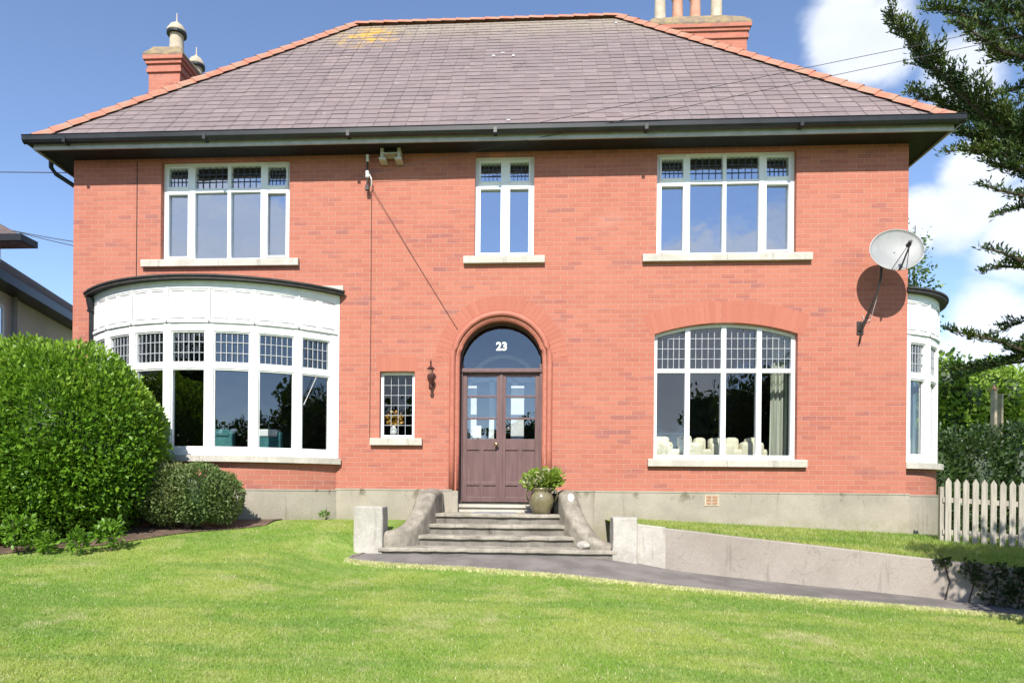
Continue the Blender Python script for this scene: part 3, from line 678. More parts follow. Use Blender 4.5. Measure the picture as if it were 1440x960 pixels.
# brick arches: voussoirs 3 mm proud of the wall
def voussoirs(bm, xc, zc, r0, r1, t0, t1, n, y=-.003):
    for k in range(n):
        a = t0+(t1-t0)*(k+.06)/n; b = t0+(t1-t0)*(k+.94)/n
        P = [(xc+r*math.sin(t), z) for r, t in () for z in ()]
        q = [(r0, a), (r0, b), (r1, b), (r1, a)]
        F_ = [bm.verts.new((xc+r*math.sin(t), y, zc+r*math.cos(t))) for r, t in q]; bm.faces.new(F_)
        G = [bm.verts.new((xc+r*math.sin(t), .0, zc+r*math.cos(t))) for r, t in q]
        for i in range(4): bm.faces.new((F_[i], G[i], G[(i+1) % 4], F_[(i+1) % 4]))
bm = B(); half, rise = 1.10, .175; Rr = (half*half+rise*rise)/(2*rise); th = math.asin(half/Rr); zc = 3.42+rise-Rr
voussoirs(bm, 3.155, zc, Rr+.004, Rr+.34, -th*1.07, th*1.07, 30); obj('brick_arch', bm, 'brick_voussoir', house); bm = B()
voussoirs(bm, -.365, 2.985, .835, 1.06, -math.pi/2, math.pi/2, 38); obj('brick_arch', bm, 'brick_voussoir', house); bm = B()
voussoirs(bm, -2.034, -3, 5.845, 6.07, -.056, .056, 9)
obj('brick_arch', bm, 'brick_voussoir', house)
# door arch moulding: two rolls swept round the opening
bm = B()
def arch_roll(bm, r, y, rad, zb=.95):
    pts = [(-.365-r, y, zb)]+[(-.365-r, y, z) for z in (1.6, 2.3)]+[(-.365+r*math.sin(t), y, 2.985+r*math.cos(t)) for t in np.linspace(-math.pi/2, math.pi/2, 29)]+[(-.365+r, y, z) for z in (2.3, 1.6, zb)]
    tube(bm, pts, rad, 10)
arch_roll(bm, .775, -.002, .048); arch_roll(bm, .70, .05, .042); arch_roll(bm, .705, .16, .03)
obj('door_arch', bm, 'brick_moulding', house, smooth=True)

# front door
door = bpy.data.objects.new('front_door', None); C.objects.link(door); door.parent = house
dx0, dx1, dz0 = -1.045, .315, .74; yd = .27
bm = B()
box(bm, dx0, dx0+.05, yd-.04, yd+.06, dz0, 2.87); box(bm, dx1-.05, dx1, yd-.04, yd+.06, dz0, 2.87)
box(bm, dx0, dx1, yd-.05, yd+.06, 2.85, 2.925, .006); box(bm, dx0+.0, dx1-.0, yd-.065, yd-.048, 2.865, 2.89)
ao = arc_pts(-.365, .70, 2.985, .70, 24); ai = [(-.365+(x+.365)*.945, 2.985+(z-2.985)*.945) for x, z in ao]
strip(bm, [(x, yd-.02, z) for x, z in ao], [(x, yd-.02, z) for x, z in ai], 0, True); strip(bm, [(x, yd-.02, z) for x, z in ai], [(x, yd+.05, z) for x, z in ai])
for s in (0, 1):
    a, b = (-1.03, -1.03+.045) if s == 0 else (.30-.045, .30); box(bm, a, b, yd-.02, yd+.05, 2.92, 3.0)
obj('door_frame', bm, 'door_paint', door)
mid = -.362
for s, (a, b) in enumerate(((dx0+.05, mid-.002), (mid+.002, dx1-.05))):
    bm = B(); ya, yb = yd, yd+.045; st = .075
    box(bm, a, a+st, ya, yb, dz0+.01, 2.85, .004); box(bm, b-st, b, ya, yb, dz0+.01, 2.85, .004)
    for z0_, z1_ in ((dz0+.01, dz0+.09), (dz0+.28, dz0+.34), (1.60, 1.78), (2.80, 2.85), (2.10, 2.13), (2.46, 2.49)): box(bm, a+st, b-st, ya+.002, yb, z0_, z1_, .003)
    c_ = (a+b)/2; box(bm, c_-.035, c_+.035, ya+.006, yb, dz0+.09, 1.60, .003)
    box(bm, a+st, b-st, ya+.022, yb-.01, dz0+.05, 1.62)
    if s == 0: box(bm, b-.03, b+.028, ya-.018, ya-.002, dz0+.01, 2.85, .004)
    obj('door_leaf', bm, 'door_paint', door)
    bm = B(); bm.faces.new([bm.verts.new(p) for p in ((a+st, ya+.025, 1.78), (b-st, ya+.025, 1.78), (b-st, ya+.025, 2.80), (a+st, ya+.025, 2.80))]); obj('door_pane', bm, 'glass_door', door)
bm = B(); bm.faces.new([bm.verts.new((x, yd+.03, z)) for x, z in ao]+[bm.verts.new((.335, yd+.03, 2.9)), bm.verts.new((-1.06, yd+.03, 2.9))]); obj('fanlight', bm, 'glass_lower', door)
bm = B(); lathe(bm, [(.022, 0), (.022, .01), (.012, .02), (.012, .05), (.03, .06), (.034, .075), (.026, .09), (.01, .095)], 0, 0, 14)
bmesh.ops.rotate(bm, verts=bm.verts, cent=(0, 0, 0), matrix=Matrix.Rotation(R(90), 3, 'X')); bmesh.ops.translate(bm, verts=bm.verts, vec=(-.435, yd, 1.69)); obj('handle', bm, 'brass', door, smooth=True)
bm = B(); box(bm, -1.05, .32, .06, .30, .66, .738, .008); box(bm, -1.06, .33, .10, .30, .55, .66); obj('threshold', bm, 'sill_stone', door)
cu = bpy.data.curves.new('house_number', 'FONT'); cu.body = '23'; cu.size = .185; cu.extrude = .004; cu.offset = .006; cu.align_x = 'CENTER'
tmp = bpy.data.objects.new('tmp', cu); C.objects.link(tmp); dg = bpy.context.evaluated_depsgraph_get(); dg.update()
me = bpy.data.meshes.new_from_object(tmp.evaluated_get(dg)); bpy.data.objects.remove(tmp)
me.transform(Matrix.Translation((-.365, yd+.02, 3.235)) @ Matrix.Rotation(R(90), 4, 'X')); me.materials.clear(); me.materials.append(M['white_paint'])
no = bpy.data.objects.new('house_number', me); C.objects.link(no); no.parent = door
# inner hall screen seen through the door glass
bm = B()
for a in (-1.02, -.62, -.20, .22): box(bm, a, a+.09, 1.5, 1.56, .75, 2.95)
box(bm, -1.05, .35, 1.5, 1.56, 2.9, 2.98)
arc = arc_pts(-.365, .62, 2.98, .42, 14); ai = [(-.365+(x+.365)*.85, 2.98+(z-2.98)*.85) for x, z in arc]; strip(bm, [(x, 1.5, z) for x, z in arc], [(x, 1.5, z) for x, z in ai])
for a in (-.9, -.1): box(bm, a-.11, a+.11, .62, .64, .9, 2.7)
obj('hall_screen', bm, 'white_cloth', house)
bm = B(); box(bm, -.83, -.69, yd+.048, yd+.052, 1.80, 2.0); obj('door_notice', bm, 'white_paint', door)

# bow bays
def bow(name, mp_, a, p, label=None, parent=house, stay=False, glass_='glass_lower', zbase=.35, n=7, brick='brick_front'):
    """mp_(u, v): u along the wall from the bay's centre, v outwards -> world x, y"""
    w = bpy.data.objects.new(name, None); C.objects.link(w); w.parent = parent
    Rr = (a*a+p*p)/(2*p); th = math.atan2(a, Rr-p); vc = p-Rr
    def P(t, e, z): u = (Rr+e)*math.sin(t); v = vc+(Rr+e)*math.cos(t); x, y = mp_(u, v); return (x, y, z)
    def ring(bm, e0, e1, z0, z1, t0=-th, t1=th, seg=42, mat=0, solid=True):
        ts = np.linspace(t0, t1, seg+1)
        strip(bm, [P(t, e1, z0) for t in ts], [P(t, e1, z1) for t in ts], mat)
        if solid:
            strip(bm, [P(t, e1, z1) for t in ts], [P(t, e0, z1) for t in ts], mat); strip(bm, [P(t, e0, z0) for t in ts], [P(t, e1, z0) for t in ts], mat)
            strip(bm, [P(t, e0, z1) for t in ts], [P(t, e0, z0) for t in ts], mat)
            for t in (t0, t1): f = bm.faces.new([bm.verts.new(P(t, e, z)) for e, z in ((e0, z0), (e1, z0), (e1, z1), (e0, z1))]); f.material_index = mat
    bm = B(); ring(bm, -.2, 0, .9, 1.34); obj('base_wall', bm, brick, w)
    bm = B(); ring(bm, -.2, .035, zbase-.3, .905); ring(bm, -.2, .042, .905, .93); obj('base_plinth', bm, 'plinth_render', w)
    bm = B(); ring(bm, -.12, .10, 1.335, 1.43, -th*1.01, th*1.01); obj('sill', bm, 'sill_stone', w)
    bs = np.linspace(-th, th, n+1)
    bm = B(); pw = .062/Rr
    for i, t in enumerate(bs):
        t = min(max(t, -th+pw), th-pw); ring(bm, -.10, .012, 1.43, 3.42, t-pw, t+pw, 2)
    ring(bm, -.08, 0, 1.43, 1.545); ring(bm, -.08, 0, 2.745, 2.825); ring(bm, -.08, .004, 3.31, 3.44)
    for i in range(n):                                                   # sash borders
        ta, tb = bs[i]+pw, bs[i+1]-pw
        if i in (0, n-1): ta += pw*(i == 0); tb -= pw*(i == n-1)
        sw = .02/Rr
        for z0_, z1_ in ((1.545, 2.745), (2.825, 3.31)):
            ring(bm, -.06, -.012, z0_, z1_, ta, ta+sw, 1); ring(bm, -.06, -.012, z0_, z1_, tb-sw, tb, 1); ring(bm, -.06, -.013, z0_, z0_+.022, ta+sw, tb-sw, 3); ring(bm, -.06, -.013, z1_-.022, z1_, ta+sw, tb-sw, 3)
    obj('frame', bm, 'white_paint', w)
    bm = B()
    for i in range(n): ring(bm, 0, -.045, 1.5, 3.36, bs[i]+.002, bs[i+1]-.002, 1, 0, False)
    obj('pane', bm, glass_, w)
    bm = B()
    for i in range(n):
        ta, tb = bs[i]+pw*1.3, bs[i+1]-pw*1.3
        ca, cb = P(ta, -.04, 0), P(tb, -.04, 0)
        for k in range(1, 6):
            t = ta+(tb-ta)*k/6; h = .006/Rr; ring(bm, -.045, -.030, 2.84, 3.30, t-h, t+h, 1)
        for k in (1, 2): z = 2.825+.485*k/3; ring(bm, -.045, -.031, z-.006, z+.006, ta, tb, 3)
    obj('leading', bm, 'lead_came', w)
    # frieze: seven boards with battens; it leans out very slightly to the canopy
    bm = B(); ring(bm, -.05, .012, 3.43, 4.06)
    ring(bm, .0, .03, 3.43, 3.475); ring(bm, 0, .022, 3.94, 4.06)
    for t in bs:
        h = .013/Rr; t = min(max(t, -th+h), th-h); ring(bm, 0, .026, 3.47, 4.0, t-h, t+h, 1)
    for i in range(n):
        for k, (u0, u1) in enumerate(((.10, .42), (.58, .9))):
            ta = bs[i]+(bs[i+1]-bs[i])*u0; tb = bs[i]+(bs[i+1]-bs[i])*u1
            ring(bm, 0, .0155, 3.492, 3.508, ta, tb, 2, 1); ring(bm, 0, .0155, 3.90, 3.918, ta, tb, 2, 1)
    for t in bs[1:-1]:
        ring(bm, 0, .036, 3.43, 3.462, t-.013/Rr, t+.013/Rr, 1, 1)
        for q in (-1, 1): ring(bm, 0, .0145, 3.48, 3.94, t+q*.017/Rr-.004/Rr, t+q*.017/Rr+.004/Rr, 1, 1)
    obj('frieze', bm, ['white_paint', 'slot_dark'], w)
    bm = B(); ring(bm, -.3, .13, 4.06, 4.10, -th*1.02, th*1.02); ring(bm, -.3, .15, 4.10, 4.125, -th*1.02, th*1.02)
    ts = np.linspace(-th*1.02, th*1.02, 31); c0 = bm.verts.new((*mp_(0, .0), 4.16)); L_ = [bm.verts.new(P(t, .14, 4.124)) for t in ts]
    for i in range(30): bm.faces.new((L_[i], L_[i+1], c0))
    c0 = bm.verts.new((*mp_(0, .0), 4.05)); L_ = [bm.verts.new(P(t, .0, 4.055)) for t in ts]
    for i in range(30): bm.faces.new((L_[i], L_[i+1], c0))
    obj('canopy', bm, 'canopy_felt', w)
    bm = B(); c0 = bm.verts.new((*mp_(0, -.3), .9)); L_ = [bm.verts.new(P(t, -.1, .9)) for t in ts]
    for i in range(30): bm.faces.new((L_[i], L_[i+1], c0))
    obj('bay_floor', bm, 'interior_floor', w)
    return w, P, bs
BX = -5.07
bayw, BP, BS = bow('bay_window', lambda u, v: (BX+u, -v), 2.05, .87)
bow('side_bay_window', lambda u, v: (X1+v, SB_Y0+SB_A+u), SB_A, 1.12, zbase=.1, brick='brick_side')
bm = B(); box(bm, -7.19, -6.6, -.02, -.001, 4.12, 4.225, .003); obj('stone_band', bm, 'sill_stone', house); bm = B(); box(bm, -3.6, -2.926, -.02, -.001, 4.12, 4.225, .003); obj('stone_band', bm, 'sill_stone', house)
bm = B(); box(bm, -7.16, -7.0, -.012, -.001, .95, 4.1); obj('bay_jamb', bm, 'white_paint', bayw); bm = B(); box(bm, -3.1, -2.985, -.012, -.001, 1.44, 4.1); obj('bay_jamb', bm, 'white_paint', bayw)
bm = B(); p0 = Vector(BP(BS[6]+.10, .02, 2.70)); p1 = Vector(BP(BS[6]+.03, .03, 2.25)); tube(bm, [p0, p1], .008, 6); obj('casement_stay', bm, 'fascia_grey', bayw)

# air brick, cables on the wall
bm = B(); box(bm, 2.84, 3.06, -.045, -.034, .725, .905)
ob = obj('air_brick_frame', bm, 'pot_cream', house)
bm = B()
for a in (2.865, 2.96):
    for z in (.75, .80, .85): box(bm, a, a+.075, -.050, -.044, z, z+.035)
obj('air_brick_grille', bm, 'terracotta_vent', house)

for o in house.children: pass
fix(house)

# ------------------------------------------------------------------ things on the wall
def single(name, bm, mat, label, cat, group=None, smooth=False):
    o = obj(name, bm, mat, None, smooth); o['label'] = label; o['category'] = cat
    if group: o['group'] = group
    return o
def off(pts): return [Vector(p) for p in pts]
bm = B(); tube(bm, [(-2.475, -.02, 5.76), (-2.478, -.008, 5.5), (-2.472, -.008, 3.6), (-2.475, -.008, 1.72)], .0045, 5)
single('wall_cable', bm, 'cable_black', 'thin black cable clipped straight down the brick beside the small window', 'cable', 'cables running on the brick')
bm = B(); tube(bm, [(-2.47, -.05, 5.79), (-1.76, -.012, 4.62), (-1.06, -.012, 3.50)], .004, 5)
single('wall_cable', bm, 'cable_black', 'thin cable slanting across the brick down to the door arch', 'cable', 'cables running on the brick')
bm = B(); tube(bm, [(-6.39, -.008, 6.3), (-6.39, -.008, 4.25)], .005, 5)
single('wall_cable', bm, 'cable_black', 'faint cable down the brick left of the upper left window', 'cable', 'cables running on the brick')
# overhead supply
br = thing('cable_bracket', 'black wall bracket with two white insulators holding the supply cables', 'bracket', (-2.53, 0, 5.9))
bm = B(); tube(bm, [(-2.53, -.09, 6.30), (-2.53, -.09, 5.74)], .014, 8); tube(bm, [(-2.53, 0, 5.80), (-2.53, -.09, 5.80), ], .012, 8); tube(bm, [(-2.53, 0, 6.05), (-2.53, -.09, 6.05)], .012, 8); box(bm, -2.56, -2.50, -.12, -.06, 5.72, 5.80, .005)
obj('bracket_arm', bm, 'cable_black', br)
for z, r in ((6.24, .026), (5.98, .032)):
    bm = B(); lathe(bm, [(r*.6, -.06), (r, -.05), (r, -.02), (r*.7, -.01), (r, 0), (r, .04), (r*.7, .06)], -2.53, -.09, 14, z); obj('insulator', bm, 'porcelain', br, smooth=True)
bm = B(); tube(bm, [(-2.50, -.1, 5.98), (-2.46, -.1, 5.90), (-2.47, -.06, 5.80)], .010, 6); obj('clip', bm, 'porcelain', br)
fix(br)
def cable(a, b, sag, label, r=.006, n=24):
    a, b = Vector(a), Vector(b); bm = B(); pts = []
    for i in range(n+1): s = i/n; p = a.lerp(b, s); p.z -= sag*4*s*(1-s); pts.append(p)
    tube(bm, pts, r, 5); return single('overhead_cable', bm, 'cable_black', label, 'cable', 'overhead cables')
q1 = at(1240, 74, -1.0); q2 = at(1240, 92, -1.0)
s1 = Vector((-2.53, -.1, 6.24)); s2 = Vector((-2.53, -.1, 5.98))
cable(s1, s1+(q1-s1)*2.6, .0, 'thin black overhead cable, the upper of two crossing the roof to the right', .0042)
cable(s2, s2+(q2-s2)*2.6, .0, 'thin black overhead cable, the lower of two crossing the roof to the right', .0042)
cable(at(102, 243, .5), at(-200, 240, .5), .0, 'thin overhead cable reaching the left corner of the house under the eaves', .008)
cable((-7.5, 6, at(100, 360, 6).z), at(-60, 305, 10), .25, 'thin slack cable above the lower neighbouring roof, the higher one', .012)
cable((-7.5, 6, at(100, 380, 6).z), at(-60, 300, 10), .25, 'thin slack cable above the lower neighbouring roof, the lower one', .012)
# soffit vent box
bm = B(); x0, x1 = -2.30, -1.98
al = thing('soffit_box', 'small pale open box fixed under the eaves beside the insulators', 'box', (-2.14, -.1, 6.2))
box(bm, x0, x0+.05, -.2, -.02, 6.18, 6.34); box(bm, x1-.05, x1, -.2, -.02, 6.18, 6.34); box(bm, x0+.05, x1-.05, -.2, -.02, 6.25, 6.27); box(bm, x0-.02, x0+.09, -.22, -.02, 6.15, 6.19, .004); box(bm, x1-.09, x1+.02, -.22, -.02, 6.15, 6.19, .004)
obj('box_frame', bm, 'sill_stone', al); bm = B(); box(bm, x0+.06, x1-.06, -.17, -.03, 6.28, 6.33); obj('box_body', bm, 'dark_wood', al); fix(al)
# lantern
la = thing('wall_lantern', 'small rusty iron carriage lantern on the brick left of the door', 'lantern', (-1.475, 0, 2.7)); LX, LY = -1.475, -.12
bm = B(); tube(bm, [(LX, 0, 2.62), (LX, -.05, 2.60), (LX, LY, 2.63)], .012, 8); lathe(bm, [(.03, 0), (.035, .02), (.03, .04)], LX, -.0, 10, 2.6); obj('lantern_arm', bm, 'iron_rust', la)
bm = B(); lathe(bm, [(.012, -.17), (.03, -.16), (.035, -.13), (.022, -.10), (.03, -.06), (.055, .0), (.058, .05), (.045, .075), (.03, .08)], LX, LY, 8, 2.70); obj('lantern_body', bm, 'iron_rust', la)
bm = B(); lathe(bm, [(.03, .0), (.045, .06), (.042, .08), (.02, .085)], LX, LY, 8, 2.775); obj('lantern_glass', bm, 'glass_clear', la)
bm = B(); lathe(bm, [(.062, 0), (.064, .012), (.03, .035), (.016, .05), (.012, .09), (.018, .10), (.01, .13), (.003, .15)], LX, LY, 8, 2.855); obj('lantern_cap', bm, 'iron_rust', la); fix(la)
# satellite dish
sd = thing('satellite_dish', 'grey oval satellite dish on a bent mast near the right corner', 'satellite dish', (5.2, 0, 3.4))
bm = B(); rings = []; cen = Vector((5.46, -.52, 4.53)); nrm_ = Vector((-.12, -.90, .24)).normalized(); sx = Vector((0, 0, 1)).cross(nrm_).normalized(); sy = nrm_.cross(sx)
for i in range(9):
    rr = i/8; rings.append([cen+sx*(.365*rr*math.cos(k*2*math.pi/36))+sy*(.335*rr*math.sin(k*2*math.pi/36))+nrm_*(.075*rr*rr-.075) for k in range(36)])
def shellrings(bm, rings, o):
    R_ = [[bm.verts.new(p+nrm_*o) for p in r] for r in rings[1:]]; c = bm.verts.new(rings[0][0]+nrm_*o)
    for k in range(36): bm.faces.new((c, R_[0][k], R_[0][(k+1) % 36]))
    for i in range(len(R_)-1):
        for k in range(36): bm.faces.new((R_[i][k], R_[i+1][k], R_[i+1][(k+1) % 36], R_[i][(k+1) % 36]))
    return R_[-1]
e1 = shellrings(bm, rings, 0); e2 = shellrings(bm, rings, -.012)
for k in range(36): bm.faces.new((e1[k], e1[(k+1) % 36], e2[(k+1) % 36], e2[k]))
obj('reflector', bm, 'dish_grey', sd, smooth=True)
bm = B(); tube(bm, [cen+sx*.365*math.cos(t)+sy*.335*math.sin(t) for t in np.linspace(0, 2*math.pi, 49)], .007, 6); obj('rim', bm, 'fascia_grey', sd)
bm = B(); bot = cen-sy*.33; lnb = cen+nrm_*.30-sy*.10+sx*.05; tube(bm, [bot-nrm_*.02, bot+nrm_*.1, lnb-sy*.03], .012, 8); tube(bm, [bot+sx*.1, lnb], .005, 6); tube(bm, [bot-sx*.1, lnb], .005, 6); obj('feed_arm', bm, 'cable_black', sd)
bm = B(); tube(bm, [lnb-nrm_*.06, lnb+nrm_*.05], [.032, .02], 12); tube(bm, [lnb+Vector((0, 0, -.04)), lnb+Vector((0, 0, .03))], .02, 8); obj('receiver', bm, 'cable_black', sd)
bm = B(); tube(bm, [(5.17, -.03, 3.25), (5.19, -.05, 3.40), (5.215, -.10, 3.58), (5.26, -.22, 3.80), (5.285, -.34, 3.98), (5.295, -.40, 4.15), (5.30, -.41, 4.42)], [.012, .013, .018, .018, .018, .018, .018], 10); obj('mast', bm, 'cable_black', sd, smooth=True)
bm = B(); tube(bm, [(5.175, -.015, 3.46), (5.20, -.06, 3.56)], .03, 8); box(bm, 5.14, 5.24, -.018, 0, 3.40, 3.60, .003); obj('mount', bm, 'cable_black', sd); bm = B(); tube(bm, [(5.30, -.41, 4.4), tuple(cen-nrm_*.09)], .02, 8); obj('mount', bm, 'cable_black', sd)
bm = B(); tube(bm, [(5.30, -.38, 4.2), (5.34, -.2, 3.9), (5.33, -.04, 3.62), (5.25, -.02, 3.60), (5.22, -.02, 3.7)], .004, 6); obj('coax', bm, 'porcelain', sd); fix(sd)

# ------------------------------------------------------------------ interior things
so_ = thing('sofa', 'long cream sofa with loose back cushions behind the arched window', 'sofa', (3.1, 1.0, .74))
bm = B(); box(bm, 2.15, 4.05, .62, .80, .78, 1.66, .05); box(bm, 2.15, 4.05, .8, 1.5, .78, 1.15, .05); obj('sofa_frame', bm, 'sofa_cloth', so_, smooth=False)
for a, b, z in ((2.13, 2.50, 1.78), (2.60, 3.00, 1.77), (3.10, 3.5, 1.76), (3.60, 3.98, 1.78)):
    bm = B(); box(bm, a, b, .60, .82, 1.40, z, .06); obj('cushion', bm, 'sofa_cloth', so_)
for a, b in ((2.16, 2.46), (2.60, 2.83), (2.86, 3.06), (3.10, 3.33), (3.37, 3.60), (3.70, 3.95)):
    bm = B(); box(bm, a, b, .70, .88, 1.62, random.uniform(1.84, 1.90), .06); obj('cushion', bm, 'sofa_cloth', so_)
fix(so_)
def curtain(name, x0, x1, y, z0, z1, label, ax='x'):
    bm = B(); n_ = 28; A = []; Q = []
    for i in range(n_+1): s = i/n_; x = x0+(x1-x0)*s; A.append((x, y+.035*math.sin(s*5*2*math.pi), z0)); Q.append((x0+(x1-x0)*(s*.9+.1), y+.025*math.sin(s*5*2*math.pi), z1))
    strip(bm, A, Q); return single(name, bm, 'curtain_cloth', label, 'curtain')
curtain('curtain', 4.0, 4.36, .5, .9, 3.7, 'pale green curtain hanging inside the right edge of the arched window')
fp = thing('fireplace', 'dark wooden fireplace seen deep inside the arched window room', 'fireplace', (3.3, 4.3, .74))
bm = B(); box(bm, 2.6, 4.3, 4.2, 4.5, 2.2, 2.32); obj('mantel', bm, 'dark_wood', fp)
for a in (2.7, 3.9): bm = B(); box(bm, a, a+.3, 4.3, 4.58, .75, 2.2, .01); obj('jamb', bm, 'dark_wood', fp)
fix(fp)
ts = thing('reflection_stand_in', 'green and white stand-in for a reflection in the arched window', 'table', (2.9, 2.4, .74))  # added object in place of a greenish reflection on the window glass
bm = B(); box(bm, 2.45, 3.05, 2.2, 2.6, 2.02, 2.06, .01); obj('stand_in_top', bm, 'white_cloth', ts); bm = B(); box(bm, 2.5, 3.0, 2.25, 2.55, 1.72, 2.02); obj('stand_in_body', bm, 'green_box', ts)
for a, b in ((2.47, 2.22), (3.0, 2.22), (2.47, 2.55), (3.0, 2.55)): bm = B(); box(bm, a, a+.04, b, b+.04, .75, 1.75); obj('leg', bm, 'white_cloth', ts)
fix(ts)
for i, (a, b, lab) in enumerate(((-5.2, -4.75, 'teal upholstered chair back behind the bow window, beside the big bush'), (-4.45, -3.95, 'teal upholstered chair with a pale cloth behind the middle of the bow window'))):
    th_ = thing('armchair', lab, 'armchair', (a+.2, .1, .9), 'armchairs in the bow bay')
    bm = B(); box(bm, a, b, .0, .16, 1.0, 1.87, .04); obj('backrest', bm, 'teal_cloth', th_); bm = B(); box(bm, a, b, .16, .75, .92, 1.25, .04); obj('seat', bm, 'teal_cloth', th_)
    bm = B(); box(bm, a+.05, b-.05, -.02, .17, 1.78, 1.90, .02); obj('chair_cloth', bm, 'white_cloth' if i else 'teal_cloth', th_); fix(th_)
va = thing('flower_vase', 'white vase of orange flowers on the small window ledge', 'vase', (-2.14, .24, 1.80))
bm = B(); lathe(bm, [(.04, 0), (.06, .04), (.055, .1), (.03, .14), (.035, .16)], -2.13, .24, 14, 1.83); obj('vase', bm, 'porcelain', va, smooth=True)
P_, d_ = blobpts([(-2.13, .24, 2.10, .13, .07, .10)], 160, .3); leaf_mesh('flowers', P_, d_, .05, 'orange_petal', va, .8)
fix(va)

# ------------------------------------------------------------------ steps
st = thing('front_steps', 'four worn concrete steps leading up to the double door', 'steps', (-.35, -1, 0))
STEP = [(-.80, .59, -1.262, .525), (-1.12, .447, -1.34, .60), (-1.42, .304, -1.52, .76), (-1.85, .165, -1.88, 1.19)]
prev = .0
for i, (y, z, xa, xb) in enumerate(STEP):
    back = .24 if i == 0 else STEP[i-1][0]+.02; zlow = -.08
    bm = B(); box(bm, xa-.05, xb+.05, y-.02, back, z-.05, z, .010)
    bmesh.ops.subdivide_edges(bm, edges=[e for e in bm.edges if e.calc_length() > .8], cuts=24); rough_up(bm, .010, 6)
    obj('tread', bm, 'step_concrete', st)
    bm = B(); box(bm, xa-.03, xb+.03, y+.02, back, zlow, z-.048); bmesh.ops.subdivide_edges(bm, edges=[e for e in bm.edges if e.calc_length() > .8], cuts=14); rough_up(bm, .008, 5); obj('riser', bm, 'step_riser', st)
bm = B(); box(bm, -.75, -.10, -.62, -.2, .59, .605, .004); obj('door_mat', bm, 'slot_dark', st)['label'] = 'thin grey door mat on the top landing'
fix(st)
def cheek(side, pts, label):
    """curved flank wall: (x, y, ztop, half width) centre line, rounded top"""
    n_ = 22; ks = np.linspace(0, len(pts)-1, n_+1); A = np.array(pts)
    def sp(k):                                                            # Catmull-Rom
        i = int(min(k, len(A)-2)); u = k-i; p0, p1, p2, p3 = A[max(i-1, 0)], A[i], A[i+1], A[min(i+2, len(A)-1)]
        return .5*((2*p1)+(-p0+p2)*u+(2*p0-5*p1+4*p2-p3)*u*u+(-p0+3*p1-3*p2+p3)*u**3)
    C_ = [sp(k) for k in ks]; bm = B(); rings = []
    for i, c in enumerate(C_):
        d = C_[min(i+1, n_)]-C_[max(i-1, 0)]; d2 = Vector((d[0], d[1])).normalized(); nx_, ny_ = d2.y, -d2.x; h = c[3]*.9
        prof = [(-h, -.1), (-h, c[2]-h*.7)]+[(h*math.sin(t), c[2]-h*.7+h*.7*math.cos(t)) for t in np.linspace(-math.pi/2+.25, math.pi/2-.25, 9)]+[(h, c[2]-h*.7), (h, -.1)]
        rings.append([bm.verts.new((c[0]+nx_*u, c[1]+ny_*u, z)) for u, z in prof])
    for i in range(n_):
        for k in range(len(rings[0])-1): bm.faces.new((rings[i][k], rings[i][k+1], rings[i+1][k+1], rings[i+1][k]))
    bm.faces.new(rings[0]); bm.faces.new(rings[-1][::-1]); rough_up(bm, .005, 6)
    return single('step_wall', bm, 'weathered_render', label, 'wall', 'flank walls of the steps', True)
cheek(0, [(-1.40, -.05, .96, .15), (-1.42, -.60, .955, .16), (-1.44, -.88, .87, .16), (-1.48, -1.15, .68, .15), (-1.58, -1.42, .50, .14), (-1.74, -1.62, .40, .13), (-1.92, -1.70, .37, .12)], 'dark weathered curved flank wall sweeping down left of the steps')
cheek(1, [(.67, -.05, .96, .14), (.67, -.60, .95, .15), (.69, -.88, .86, .15), (.74, -1.15, .68, .15), (.86, -1.42, .47, .15), (1.02, -1.60, .31, .14), (1.22, -1.70, .24, .13)], 'dark weathered curved flank wall sweeping down right of the steps')
bm = B(); bmesh.ops.create_icosphere(bm, subdivisions=2, radius=1, matrix=Matrix.Translation((.70, -.93, .845)) @ Matrix.Rotation(R(40), 4, 'X') @ Matrix.Diagonal((.045, .09, .012, 1))); rough_up(bm, .01, 9)
single('paint_patch', bm, 'white_paint', 'white splash of paint on the right flank wall of the steps', 'paint')
bm = B(); bmesh.ops.create_icosphere(bm, subdivisions=3, radius=1, matrix=Matrix.Translation((.83, -1.62, .22)) @ Matrix.Diagonal((.085, .08, .07, 1))); rough_up(bm, .05, 8)
single('stone', bm, 'whitewashed_block', 'pale rounded stone lying at the right end of the lowest steps', 'stone')
def block(x0, x1, y0, y1, z0, z1, mat, label, name='pier_block', cat='pier'):
    bm = B(); box(bm, x0, x1, y0, y1, z0, z1, .018); bmesh.ops.subdivide_edges(bm, edges=[e for e in bm.edges if e.calc_length() > .2], cuts=4, use_grid_fill=True); rough_up(bm, .012, 4)
    return single(name, bm, mat, label, cat, 'pier blocks at the foot of the steps')
block(-2.262, -1.87, -1.85, -1.50, -.05, .71, 'whitewashed_block', 'whitewashed square pier block at the left foot of the steps')
block(1.185, 1.508, -1.86, -1.52, -.2, .60, 'whitewashed_block', 'pale stained pier block at the right foot of the steps')
rw = thing('retaining_wall', 'long low grey rendered wall sloping down beside the dark path', 'wall', (4, -2.5, 0))
def wallseg(xa, xb, top_e, mat, name, th_=.16, yo=0):
    bm = B(); n_ = max(2, int((xb-xa)/.25)); rings = []
    for i in range(n_+1):
        x = xa+(xb-xa)*i/n_; y = wall_y(x)+yo; z = wall_top(x)+top_e
        rings.append([bm.verts.new(p) for p in ((x, y, float(T(x, y))-.25), (x, y, z-.012), (x, y+.012, z), (x, y+th_, z), (x, y+th_, z-.5))])
    for i in range(n_):
        for k in range(4): bm.faces.new((rings[i][k], rings[i][k+1], rings[i+1][k+1], rings[i+1][k]))
    bm.faces.new(rings[0]); bm.faces.new(rings[-1][::-1]); rough_up(bm, .008, 3); return obj(name, bm, mat, rw)
